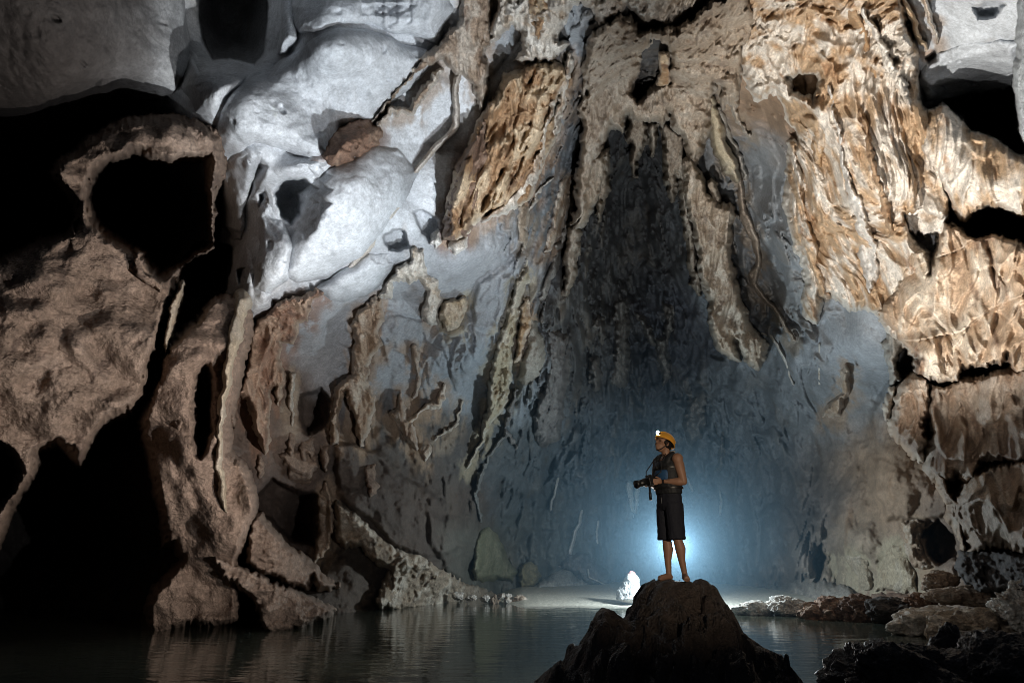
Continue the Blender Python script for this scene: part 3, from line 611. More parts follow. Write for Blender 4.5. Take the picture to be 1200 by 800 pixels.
FM('rock_rib', 'slanting grey strip running down into the dark chimney', CAT_D, line=[(656,296,3),(648,318,5),(640,336,4),(634,350,2)], thick=1.0, edge=5, pal='grey', style='smooth', relief=.3, flat=((.2,.19,.18),.5))
FM('rock_drapery', 'smooth curved tan tongue below the ragged brown mass', CAT_D, line=[(832,118,3),(838,140,6),(841,158,6),(847,178,8),(856,196,6),(864,210,3)], thick=1.5, edge=7, pal='yellow', style='smooth', relief=.3, flat=((.34,.27,.18),.5), depth=dfit([(830,110,34),(850,150,35),(865,210,37)]))
FM('rock_rib', 'grey blade alongside the smooth curved tan tongue', CAT_D, line=[(842,130,3),(852,158,5),(862,180,4),(870,200,3),(874,212,1.5)], thick=1.0, edge=5, pal='grey', style='smooth', relief=.3)
FM('rock_rib', 'crusty pale rib between the dark grey wall and the brown mass', CAT_D, line=[(850,92,4),(854,115,5),(864,135,4),(870,150,3),(878,160,1.5)], thick=.9, edge=5, pal='rib', relief=.4)
FM('rock_column', 'long brown hanging column with frayed lower end right of centre', 'hanging column',
   [(799,188),(812,180),(820,210),(830,226),(842,238),(858,242),(862,252),(856,268),(855,296),(862,330),(868,352),(873,370),(881,384),(897,402),(896,418),(890,431),(878,424),(862,402),(865,421),(858,420),(845,411),(834,390),(831,356),(820,326),(816,288),(806,252),(800,220)], thick=1.9, edge=8, pal='rib', relief=.95, fringe=1.5, warp=(4, 20), depth=dfit([(810,190,38),(850,250,39),(830,330,40),(870,400,41),(890,430,41)]))
FM('stalactite', 'stubby tan finger at the shoulder of the long hanging column', CAT_S, [(830,216),(834,212),(839,216),(841,236),(830,238)], thick=1.0, edge=4, pal='rib', relief=.2, depth=dfit([(830,210,38.5),(842,240,38.5),(828,240,38.5)]))
FM('calcite_ribbon', 'long pale calcite ribbon snaking down the grey wall right of centre', 'calcite ribbon', line=[(848,188,3),(860,200,3.5),(868,212,2.5),(868,230,4),(871,250,4),(878,268,6),(885,282,4),(889,300,3),(888,312,3),(883,322,6),(882,332,3.5),(892,346,2.5),(905,358,2.5),(917,375,2.2),(923,388,2.2),(931,399,1.3)], thick=1.1, edge=4, pal='rib', style='smooth', relief=.3, rim=0, flat=((.46,.38,.31),.6), step=1.0, warp=(2, 16), fine=(.8,5))
FM('calcite_ribbon', 'thin pale thread trailing from the frayed end of the hanging column', 'calcite ribbon', line=[(893,391,1.2),(904,394,1.4),(912,406,1.4),(918,418,1.8),(921,428,1.3),(930,450,1)], thick=.5, edge=2.5, pal='white', style='smooth', relief=.1, rim=0, step=.8, warp=(1.5, 14), fine=(.6,5))
FM('calcite_ribbon', 'straight thin white drip line on the grey wall left of the orange mass', 'calcite ribbon', line=[(960,403,1),(960,425,1.1),(960,450,1)], thick=.4, edge=2, pal='white', style='smooth', relief=.1, rim=0, step=.8, warp=(.5, 14), fine=(.3,5))
FM('stalactite', 'crooked tan hanging rock alone on the grey wall below the orange mass', CAT_S, [(990,422),(997,430),(996,446),(998,460),(990,468),(986,486),(976,491),(963,487),(966,476),(978,466),(986,456),(986,440)], thick=1.2, edge=6, pal='pink', relief=.5, warp=(3, 12), flat=((.40,.28,.2),.4))

CD = dfit([(690,200,37),(740,150,38),(790,170,39),(800,300,42),(700,300,40),(745,260,41)])
for lab, ol in [('long tapering tan stalactite at the left rim of the dark chimney', [(700,180),(712,176),(714,205),(708,235),(702,258),(699,230)]),
 ('thick brown stalactite hanging from the middle of the arch over the chimney', [(736,128),(756,132),(756,160),(749,186),(744,206),(739,180)]),
 ('small pointed stalactite next to the thick brown one in the chimney', [(760,140),(770,143),(768,165),(764,182),(760,166)]),
 ('pair ended brown stalactite at the right rim of the chimney', [(776,140),(800,160),(804,190),(800,222),(794,200),(788,236),(782,204)]),
 ('long thin strip of brown rock against the right side of the chimney', [(796,210),(804,206),(812,260),(816,310),(820,344),(812,330),(804,280)]),
 ('ragged grey strip low on the left side of the chimney', [(668,268),(678,262),(680,290),(672,320),(662,345),(662,310)])]:
    FM('stalactite', lab, CAT_S, ol, depth=CD, thick=.2, edge=6, pal='rib', relief=.6, rim=0, fringe=2, flat=((.2,.165,.135),.35))
# ---- back wall: dim stalactites in the blue mist
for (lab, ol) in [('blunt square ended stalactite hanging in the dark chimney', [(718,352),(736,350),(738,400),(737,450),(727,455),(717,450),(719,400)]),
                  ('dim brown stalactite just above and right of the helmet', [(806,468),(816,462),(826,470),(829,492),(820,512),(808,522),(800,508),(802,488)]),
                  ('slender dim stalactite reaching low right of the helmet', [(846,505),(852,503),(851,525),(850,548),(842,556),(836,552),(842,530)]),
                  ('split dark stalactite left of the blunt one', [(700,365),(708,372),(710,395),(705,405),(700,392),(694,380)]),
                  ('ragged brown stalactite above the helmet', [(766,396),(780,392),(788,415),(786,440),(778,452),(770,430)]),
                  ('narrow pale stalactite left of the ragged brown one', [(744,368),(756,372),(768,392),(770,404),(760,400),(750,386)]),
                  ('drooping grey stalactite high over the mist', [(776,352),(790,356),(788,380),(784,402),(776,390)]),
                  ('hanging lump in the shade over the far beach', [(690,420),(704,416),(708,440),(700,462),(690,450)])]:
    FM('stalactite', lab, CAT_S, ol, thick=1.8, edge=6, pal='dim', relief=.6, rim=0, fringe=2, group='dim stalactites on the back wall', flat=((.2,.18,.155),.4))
for (lab, ln) in [('white root like stalactite touching the dark bank behind the beach', [(682,598,1),(679,612,1.6),(674,622,1.8),(671,635,2),(668,648,2)]),
                  ('thin white root hanging high over the beach', [(655,558,.9),(651,572,1.1),(649,580,1.2),(646,586,1),(645,597,1)]),
                  ('short white root just left of the mist', [(701,610,.8),(699,622,1.1),(700,636,1)]),
                  ('pale icicle blade behind the camera hand', [(737,568,4),(739,585,3),(741,598,2),(741,606,1)]),
                  ('pale narrow icicle nearest the camera hand', [(747,570,2.5),(746,585,2),(745,600,1.2)]),
                  ('pale sliver right of the man behind his elbow', [(805,560,1.2),(808,568,1.6),(811,575,1.3)]),
                  ('tiny white drip high in the mist right of the man', [(844,575,.8),(845,590,1),(844,602,.8)])]:
    FM('icicle_stalactite', lab, CAT_S, line=ln, thick=.9, edge=2.5, pal='white', style='smooth', relief=.15, rim=0, step=.8, warp=(1.2, 12), fine=(.5, 4), group='white roots over the far beach', flat=((.55,.57,.58),.5))

# ---- right: orange and white flowstone
RD = dfit([(870, 20, 29), (880, 110, 33), (925, 180, 33), (930, 300, 34), (950, 370, 34.5), (1000, 350, 31), (1050, 380, 28), (960, 60, 27.5), (1000, 150, 27), (1000, 250, 28.5), (1060, 50, 25), (1070, 150, 25), (1075, 250, 26)])
FM('flowstone_mass', 'huge orange and white flowstone sheet hanging at upper right', CAT_F,
   [(856,-20),(1052,-20),(1060,20),(1068,40),(1076,62),(1074,90),(1078,115),(1092,140),(1098,170),(1106,200),(1112,230),(1112,262),(1095,255),(1078,248),(1062,252),(1068,275),(1082,290),(1084,320),(1080,345),(1070,385),(1060,402),(1046,396),(1036,378),(1026,366),(1014,357),(996,362),(976,350),(964,345),(960,374),(952,378),(945,370),(942,350),(946,326),(932,288),(922,250),(920,205),(926,176),(936,162),(926,142),(917,117),(905,106),(886,118),(876,100),(866,68),(864,18)],
   holes=[[(924,92),(935,84),(944,86),(960,84),(959,100),(953,120),(945,112),(930,108)]], depth=RD, thick=.2, edge=9, pal='orange', shear=.22, cav=.25, hga=.4, relief=1.25, fringe=2.5, warp=(5, 22), step=1.2, rim=5)
FM('rock_rib', 'dark rusty brown fold running diagonally down the orange sheet', CAT_D, line=[(996,8,9),(1006,30,8),(1016,55,8),(1024,80,7),(1032,102,6),(1042,125,7),(1050,145,5),(1060,160,2)], depth=RD, thick=1.5, edge=9, pal='drape', style='smooth', relief=.4, rim=2, flat=((.27,.165,.085),.7))
FM('rock_rib', 'white crusted fold right of the dark rusty diagonal', CAT_D, line=[(1010,10,4),(1024,35,5),(1036,62,7),(1048,85,8),(1058,105,7),(1066,128,4)], depth=RD, thick=1.6, edge=7, pal='white', relief=.6, fringe=2, shear=.22)
FM('rock_rib', 'rough tan tongue in the middle of the orange sheet, below the grey pocket', CAT_D, [(966,106),(972,130),(970,165),(962,200),(952,190),(950,160),(956,130)], depth=RD, thick=1.5, edge=8, pal='orange', style='crag', relief=.35, rim=0, flat=((.40,.24,.11),.5))
FM('rock_rib', 'white crusted spine down the middle of the orange sheet', CAT_D, line=[(972,100,6),(982,150,7),(992,200,8),(1006,250,12),(1016,290,16),(1022,320,12),(1020,345,6)], depth=RD, thick=1.4, edge=12, pal='white', relief=.8, shear=.22, warp=(6, 22), flat=((.62,.59,.57),.4))
FM('rock_rib', 'brown hollow fold between the white spine and the right lobe', CAT_D, line=[(1008,130,6),(1020,170,7),(1028,210,8),(1038,245,8),(1046,272,5)], depth=RD, thick=1.3, edge=9, pal='drape', relief=.7, shear=.22, flat=((.25,.16,.1),.4))
FM('rock_rib', 'orange ridge along the left border of the orange sheet', CAT_D, line=[(930,170,5),(934,210,8),(938,250,10),(948,290,10),(958,320,9),(966,345,6)], depth=RD, thick=1.3, edge=10, pal='orange', relief=.8, warp=(5, 20), shear=.15)
RD2 = dfit([(1080, 140, 24.5), (1120, 130, 24), (1200, 190, 21.5), (1200, 260, 21.5), (1130, 250, 23.5), (1060, 330, 26.5), (1110, 270, 24.5), (1200, 300, 21.5), (1200, 430, 21), (1100, 440, 24.5), (1250, 300, 20)])
FM('flowstone_lobe', 'bulging tan and white lobe between the two black slots at right', CAT_F, [(1076,150),(1088,130),(1104,122),(1124,135),(1138,152),(1156,158),(1172,166),(1190,180),(1216,190),(1216,254),(1190,252),(1174,246),(1156,244),(1142,252),(1132,264),(1122,258),(1114,240),(1102,216),(1088,196),(1076,174)], depth=RD2, thick=.3, dome=.5, edge=11, pal='orange', relief=.8, fringe=2, rim=6)
FM('flowstone_tier', 'pinkish white fluted flowstone tier under the black slot at right', CAT_F,
   [(1068,290),(1084,296),(1090,320),(1098,300),(1106,262),(1118,266),(1128,276),(1146,280),(1168,276),(1188,284),(1216,296),(1216,432),(1190,448),(1182,412),(1172,424),(1150,428),(1132,430),(1126,428),(1124,446),(1112,448),(1102,448),(1088,442),(1075,437),(1078,420),(1066,406),(1052,396),(1040,380),(1034,366),(1050,340)], grow=6.5, depth=RD2, thick=.2, edge=9, pal='pink', relief=1.1, fringe=2.5, warp=(5, 20), terr=2.4, rim=5)
FM('rock_drapery', 'row of thin white straws over a blue grey hollow in the right wall', CAT_D, [(1062,246),(1080,240),(1100,250),(1112,256),(1108,276),(1094,272),(1082,272),(1064,272)], depth=RD2, thick=.2, edge=4, pal='white', relief=.4, fringe=8)
FM('flowstone_lip', 'white knobbly lip under the pinkish tier', CAT_F, [(1075,424),(1092,418),(1108,414),(1122,418),(1126,436),(1122,448),(1108,450),(1092,445),(1078,440)], depth=RD2, thick=.9, edge=8, pal='white', relief=.5, fringe=2, flat=((.55,.47,.4),.3))
FM('rock_drapery', 'fan of pale flutes under the tier, deeper in its shadow', CAT_D, [(1140,404),(1162,402),(1162,416),(1156,428),(1144,428),(1138,420)], depth=RD2, thick=.7, edge=6, pal='pink', relief=.5, stretch=.6)
FM('rock_drapery', 'loose folded grey drapery hanging off the left end of the tier', CAT_D, [(1040,388),(1050,386),(1057,402),(1052,416),(1048,430),(1054,446),(1048,450),(1044,432),(1036,404)], depth=dfit([(1040,380,30),(1060,390,29.5),(1050,450,30)]), edge=6, thick=.2, pal='grey', relief=.5, stretch=.6, fringe=1)
FM('stalactite', 'small tan tail below the loose folded grey drapery', CAT_S, [(1043,456),(1049,454),(1048,472),(1044,486),(1038,491),(1039,476)], depth=dfit([(1040,450,30),(1060,460,30),(1045,500,30)]), thick=.2, edge=5, pal='pink', relief=.3)
RD3 = dfit([(1050, 500, 26.5), (1070, 445, 26), (1085, 530, 25.8), (1100, 450, 24.5), (1200, 440, 21.5), (1200, 540, 21.5), (1110, 560, 24), (1140, 550, 23), (1200, 640, 21), (1120, 600, 24), (1150, 640, 23), (1250, 540, 20)])
FM('flowstone_bell', 'pink bell shaped flowstone bulge with vertical folds at right', CAT_F, [(1066,444),(1076,440),(1087,446),(1090,475),(1084,492),(1083,520),(1080,537),(1068,528),(1056,514),(1046,503),(1050,486),(1052,468),(1058,455)], grow=6.5, depth=RD3, thick=.5, dome=.6, edge=10, pal='pink', relief=.8, stretch=.8, rim=0, flat=((.40,.28,.215),.35))
FM('flowstone_tier', 'brown stained flowstone tier with a dark top and pale dripping front', CAT_F,
   [(1090,450),(1108,452),(1126,446),(1150,440),(1190,434),(1216,430),(1216,545),(1190,538),(1166,540),(1152,536),(1146,550),(1140,560),(1128,560),(1120,552),(1116,560),(1108,566),(1098,556),(1090,546),(1088,524),(1094,506),(1089,484)], grow=6.5, depth=RD3, thick=.2, edge=10, pal='pink', relief=1.0, fringe=2.5, warp=(5, 20), rim=0, flat=((.19,.125,.09),.55))
FM('flowstone_lobe', 'smooth tan dripping lobe on the front of the brown stained tier', CAT_F, [(1122,500),(1134,496),(1144,512),(1146,540),(1142,562),(1134,570),(1124,560),(1120,530)], depth=RD3, thick=1.0, edge=9, pal='pink', style='smooth', relief=.4, rim=0)
FM('flowstone_tier', 'lowest rounded brown flowstone skirt at the right edge', CAT_F,
   [(1140,556),(1156,546),(1176,541),(1200,536),(1220,534),(1220,652),(1196,646),(1172,640),(1158,643),(1146,650),(1138,644),(1134,628),(1124,618),(1114,606),(1117,588),(1126,566)], grow=6.5, depth=RD3, thick=.6, dome=.5, edge=14, pal='pink', relief=.95, fringe=4, rim=0, flat=((.25,.175,.13),.5))
FM('rock_drapery', 'narrow folded drip between the brown tier and the lowest skirt', CAT_D, line=[(1096,552,6),(1106,566,6),(1114,582,6),(1120,600,5),(1126,618,4),(1130,640,2)], depth=RD3, thick=.8, edge=7, pal='pink', relief=.6, rim=0, flat=((.33,.24,.18),.4))
FM('rock_cluster', 'jagged grey black rock under the lowest skirt at right', CAT_R, [(1126,648),(1140,644),(1160,643),(1184,644),(1216,648),(1216,700),(1190,692),(1164,692),(1140,690),(1128,678),(1121,664)], depth=RD3, thick=.3, edge=8, pal='black', style='crag', relief=.8, rim=0, flat=((.16,.15,.15),.35))
# ---- right lower wall
FM('rock_drapery', 'small curtain of brown folds beside the dark recess low on the right wall', CAT_D, [(1058,612),(1072,606),(1086,610),(1080,630),(1086,650),(1096,664),(1082,670),(1070,664),(1062,646)], thick=1.0, edge=6, pal='pink', relief=.6, rim=0, flat=((.28,.21,.16),.4))
FM('rock_slab', 'smooth tan leaning slab at the foot of the right wall', 'rock slab', [(1024,694),(1028,672),(1036,648),(1044,632),(1058,634),(1064,650),(1068,666),(1077,672),(1076,696)], thick=.55, edge=12, pal='yellow', style='rough', relief=.4, rim=0, flat=((.34,.275,.2),.6))
FM('rock_slab', 'low tan slab left of the leaning one, at the foot of the right wall', 'rock slab', [(980,650),(992,646),(1018,652),(1024,690),(990,694),(976,690)], thick=.45, edge=13, pal='yellow', style='rough', relief=.45, rim=0, flat=((.25,.195,.145),.6))
FM('rock_ledge', 'dark stepped ledge under the leaning tan slab', 'rock ledge', [(1022,696),(1050,693),(1086,695),(1080,708),(1066,722),(1030,730),(1022,716)], thick=2.0, edge=6, pal='red', style='crag', relief=.4, rim=0, flat=((.15,.11,.09),.4))
FM('rock_ledge', 'long pale mud bank along the far right shore', 'rock ledge', [(852,700),(880,688),(920,684),(950,676),(985,682),(1000,694),(1010,706),(960,712),(900,706),(860,712)], thick=3.5, edge=8, pal='grey', style='rough', relief=.35, rim=0, flat=((.27,.235,.2),.6))
# ---- far back
FM('flowstone_cone', 'greenish yellow flowstone cone behind the far pool', CAT_F, [(561,622),(572,616),(581,628),(592,644),(606,672),(600,680),(560,680),(554,668),(556,640)], thick=2.0, edge=7, pal='green', style='smooth', relief=.5, rim=0, terr=.5)
FM('rock_mound', 'small yellowish brown rock beside the greenish cone', CAT_R, [(608,664),(618,654),(628,662),(634,676),(626,690),(608,690)], thick=2.2, edge=6, pal='green', style='crag', relief=.5, rim=0, flat=((.22,.17,.09),.5))
FM('rock_mound', 'pale grey sloping rock lying at the back of the beach', CAT_R, [(622,688),(638,678),(654,669),(667,667),(678,676),(694,684),(700,692),(620,696)], thick=4.0, edge=7, pal='grey', style='rough', relief=.3, rim=0, flat=((.36,.38,.37),.5))
FM('rock_mound', 'dark lumpy bank below the white root', CAT_R, [(652,664),(664,652),(676,644),(690,648),(704,662),(716,676),(722,690),(690,690),(668,672)], thick=3.0, edge=8, pal='dim', style='crag', relief=.6, rim=0)
FM('calcite_fringe', 'row of tiny white calcite beads on the dark bank at the back of the beach', CAT_S, line=[(689,667,1),(690,676,1.2),(697,679,1.3),(705,683,1.3),(713,687,1.2)], thick=4.2, edge=2, pal='white', style='smooth', relief=.1, rim=0, step=.7, warp=(1,5), fine=(.8,3))
# ---- upper right blue ceiling
FM('rock_rib', 'tan fin crossing the blue grey ceiling at upper right', 'calcite fin', line=[(1058,0,4),(1066,18,4),(1074,36,3.5),(1080,48,3),(1086,58,1.5)], thick=1.2, edge=4, pal='drape', style='smooth', relief=.2, rim=2)
FM('rock_rib', 'second thin fin with a pale tip on the blue grey ceiling at upper right', 'calcite fin', line=[(1083,-5,4),(1087,10,3),(1093,25,2),(1099,45,1.5),(1100,52,1)], thick=1.0, edge=3.5, pal='crust', style='smooth', relief=.2, rim=2)
FM('calcite_fringe', 'small fringe of white tips along the black slot at upper right', CAT_S, [(1137,106),(1150,103),(1152,112),(1147,116),(1142,112),(1138,120),(1135,114)], thick=.5, edge=3, pal='white', relief=.2, step=.9, flat=((.7,.7,.68),.5))
FM('rock_pillar', 'pale blue grey rock edge at the extreme right of the ceiling', 'rock pillar', [(1196,-20),(1230,-20),(1230,200),(1204,180),(1194,150),(1190,100),(1193,50)], depth=dfit([(1190,0,19),(1230,0,18),(1200,200,18.5)]), thick=.2, edge=7, pal='grey', style='smooth', relief=.25, rim=0, flat=((.42,.47,.52),.7))
# ---- bulges of bare limestone on the ceiling
for lab, ol, th, ed in [
 ('big smooth white bulge of ceiling left of the round rusty boulder', [(258,128),(275,108),(300,88),(320,74),(345,60),(366,44),(396,34),(432,36),(465,48),(500,60),(508,76),(488,96),(458,122),(440,142),(400,150),(384,182),(362,184),(338,176),(300,168),(272,182),(260,196),(252,160)], 1.5, 26),
 ('broad white lumpy bulge below the round rusty boulder', [(350,228),(384,202),(438,172),(468,172),(492,204),(472,236),(446,272),(424,300),(384,326),(347,332),(330,320),(338,290),(352,258)], 1.4, 26),
 ('grey white finger of rock right of the black window', [(250,206),(268,190),(290,172),(308,180),(296,214),(288,256),(282,280),(254,280),(240,252),(243,222)], 1.2, 15),
 ('white collar of rock round the dark heart shaped hollow', [(306,252),(314,214),(330,196),(356,190),(392,188),(376,208),(360,206),(346,204),(332,210),(320,226),(322,246),(336,268),(346,292),(336,330),(312,346),(294,340),(302,296)], 1.1, 10),
 ('rounded white lump at the top edge of the ceiling', [(352,-20),(440,-20),(520,-20),(530,10),(512,52),(470,40),(432,28),(398,28),(366,36),(348,40),(336,10)], 1.1, 24),
 ('pitted grey lump at the top left, right of the black hole', [(314,-20),(338,-20),(346,10),(350,44),(334,62),(318,66),(314,40)], 1.0, 12),
 ('dim swelling of ceiling in the far top left corner, left of the black hole', [(-80,-60),(120,-60),(226,-40),(228,30),(214,92),(190,118),(140,112),(90,120),(30,134),(-80,140)], 1.3, 30),
 ('soft grey lump under the black hole at top left', [(222,60),(240,50),(252,74),(276,76),(296,80),(286,96),(262,118),(250,140),(228,132),(214,100)], 1.0, 16),
 ('folded grey tail of ceiling below the white bulges on the left', [(268,300),(284,286),(300,300),(298,330),(320,344),(322,358),(300,372),(282,384),(268,372),(262,350)], 1.0, 10),
 ('blue grey bulge above the ragged pale crust', [(400,318),(432,300),(458,296),(466,310),(450,330),(430,346),(404,356),(384,350),(370,338)], 1.0, 14),
 ('blue grey shelf on the ceiling at upper right', [(1076,90),(1100,62),(1130,52),(1170,46),(1196,50),(1192,98),(1140,106),(1106,112),(1086,118)], .9, 14)]:
    FM('limestone_bulge', lab, 'rock bulge', ol, thick=th, edge=ed, pal='hull', style='lime', rim=0, relief=.55, warp=(5, 30), fine=(1.2, 9), ragged=0, topthin=.6, back=.1)
# ---- small drips low on the left wall
for lab, ol in [('brown lump hanging over the dark recess left of the pale slab', [(326,532),(346,524),(372,530),(378,545),(366,562),(352,572),(338,560)]),
 ('narrow brown drip beside the slim tan stalactite foot', [(338,500),(346,498),(347,520),(343,540),(338,530)]),
 ('twin tipped brown drip under the knotty tan column', [(352,515),(366,505),(370,530),(366,548),(360,534),(355,552),(350,535)]),
 ('short brown drip further right under the knotty column', [(374,520),(386,518),(388,540),(381,556),(375,540)]),
 ('hooked brown drip on the lower left near the tall pale fold', [(300,530),(310,536),(312,552),(306,566),(300,552)]),
 ('small brown bump with a pointed end above the rubbly ridge', [(424,548),(440,546),(444,566),(436,584),(428,568)])]:
    FM('stalactite', lab, CAT_S, ol, thick=1.7, edge=7, pal='brown', style='rough', relief=.35, rim=0, fringe=2, group='brown drips low on the left wall')
print('formations', round(time.time() - T_START, 1))


finish_wall()
# ------------------------------------------------------------------ water
def build_water():
    m, t, b, N, L = nt('pool_water')
    b.inputs['Base Color'].default_value = (.055, .062, .050, 1); b.inputs['Roughness'].default_value = .06; b.inputs['IOR'].default_value = 1.33
    tc = N('ShaderNodeTexCoord')
    mp = N('ShaderNodeMapping'); mp.inputs['Scale'].default_value = (.7, 1.5, 1)
    n1 = N('ShaderNodeTexNoise'); n1.inputs['Scale'].default_value = 1.3; n1.inputs['Detail'].default_value = 3
    n2 = N('ShaderNodeTexNoise'); n2.inputs['Scale'].default_value = 5; n2.inputs['Detail'].default_value = 2
    L(tc.outputs['Object'], mp.inputs['Vector']); L(mp.outputs['Vector'], n1.inputs['Vector']); L(mp.outputs['Vector'], n2.inputs['Vector'])
    a = N('ShaderNodeMath'); a.operation = 'MULTIPLY_ADD'; a.inputs[1].default_value = .12
    L(n2.outputs['Fac'], a.inputs[0]); L(n1.outputs['Fac'], a.inputs[2])
    bp = N('ShaderNodeBump'); bp.inputs['Strength'].default_value = .34; bp.inputs['Distance'].default_value = .05
    L(a.outputs['Value'], bp.inputs['Height']); L(bp.outputs['Normal'], b.inputs['Normal'])
    xs = np.linspace(-45, 45, 31); ys = np.linspace(-6, 75, 28)
    X, Y = np.meshgrid(xs, ys)
    idx = np.arange(X.size).reshape(X.shape)
    F = np.stack([idx[:-1, :-1], idx[:-1, 1:], idx[1:, 1:], idx[1:, :-1]], -1).reshape(-1, 4)
    o = mesh_np('water', np.stack([X, Y, 0 * X], -1).reshape(-1, 3), F, m)
    tag(o, 'still dark greenish cave pool with faint ripples', 'water', kind='structure')
build_water()

def build_beach():
    xs = np.arange(-2, 26, .07); ys = np.arange(34, 62, .12)
    X, Y = np.meshgrid(xs, ys)
    edge = 36.6 + .9 * np.sin((X - 1) * .35) + .25 * pn(X / 1.5, Y * 0, X * 0, 301) - .25 * np.clip(X - 3, 0, 5) + 2.2 * smooth(8, 14, X)
    ins = Y - edge
    Z = .02 + .045 * np.clip(ins, -8, 6) + .012 * np.clip(ins - 6, 0, 30) - .25 * np.clip(.6 - X, 0, 2.6) + .03 * pn(X / .5, Y / .6, X * 0, 302) + .015 * pn(X / .16, Y / .2, X * 0, 303)
    n = pn(X / .12, Y / .2, X * 0, 304)
    C = np.array([.55, .51, .42], f32) * (1 + .35 * n)[..., None]
    C = C * (.45 + .55 * smooth(-.1, .9, ins))[..., None]   # wet sand at the edge
    idx = np.arange(X.size).reshape(X.shape)
    F = np.stack([idx[:-1, :-1], idx[:-1, 1:], idx[1:, 1:], idx[1:, :-1]], -1).reshape(-1, 4)
    o = mesh_np('beach', np.stack([X, Y, Z], -1).reshape(-1, 3), F, M_SAND, np.clip(C, .01, .8).reshape(-1, 3))
    tag(o, 'pale sand and gravel beach across the pool', 'beach', kind='structure')
build_beach()

# ------------------------------------------------------------------ loose rocks
def ico(n):
    bm = bmesh.new(); bmesh.ops.create_icosphere(bm, subdivisions=n, radius=1)
    co = np.array([v.co[:] for v in bm.verts], f32); F = np.array([[v.index for v in f.verts] for f in bm.faces], np.int32); bm.free()
    return co, F
ICO = {n: ico(n) for n in (3, 4, 5, 6, 7)}

def rock(name, label, cat, loc, size, seed, pal='shore', sub=5, rough=.25, mat=None, rot=0.0, facet=.5, group=None, pale_top=None, flat=None):
    co, F = ICO[sub]
    p = co.copy()
    q = p * 1.0
    # chip flat faces off a ball, then roughen
    rs = np.random.RandomState(seed)
    k = np.ones(len(p), f32)
    for i in range(9):
        n = rs.normal(size=3); n /= np.linalg.norm(n); h = rs.uniform(.55, .9)
        d = p @ n.astype(f32)
        k = np.minimum(k, np.where(d > 1e-3, h / np.maximum(d, 1e-3), 9))
    r = 1 + facet * (k - 1)
    m = max(size)
    S = np.array(size, f32)
    W = p * S / m
    r = r + rough * (.55 * fbm(W[:, 0] * 1.6, W[:, 1] * 1.6, W[:, 2] * 1.6, seed, 3) + .35 * (.5 - np.abs(pn(W[:, 0] * 3.4, W[:, 1] * 3.4, W[:, 2] * 3.4, seed + 1))) + .16 * fbm(W[:, 0] * 8, W[:, 1] * 8, W[:, 2] * 8, seed + 2, 3, .6))
    P3 = p * r[:, None] * S
    c, s = math.cos(rot), math.sin(rot)
    P3 = P3 @ np.array([[c, s, 0], [-s, c, 0], [0, 0, 1]], f32)
    b, c2, acc, rm = [np.array(x, f32) for x in PAL[pal]]
    n1 = fbm(P3[:, 0] * 1.8, P3[:, 1] * 1.8, P3[:, 2] * 1.8, seed + 5, 4, .6); n2 = fbm(P3[:, 0] * 5, P3[:, 1] * 5, P3[:, 2] * 5, seed + 6, 3, .6)
    C = b + smooth(-.2, .4, n1)[:, None] * (c2 - b); C = C + .7 * smooth(.1, .5, n2)[:, None] * (acc - C)
    if flat is not None: C = C * (1 - flat[1]) + np.array(flat[0], f32) * flat[1]
    o = mesh_np(name, P3, F, mat or M_ROUGH, np.clip(C, .01, .8))
    o.location = loc
    if label: tag(o, label, cat, group)
    return o

def on_water(u, v, sink=0.0):
    x, y, z = ray(u, v); d = (CAMZ - 0) / -z
    return Vector((x * d, y * d, -sink)), d

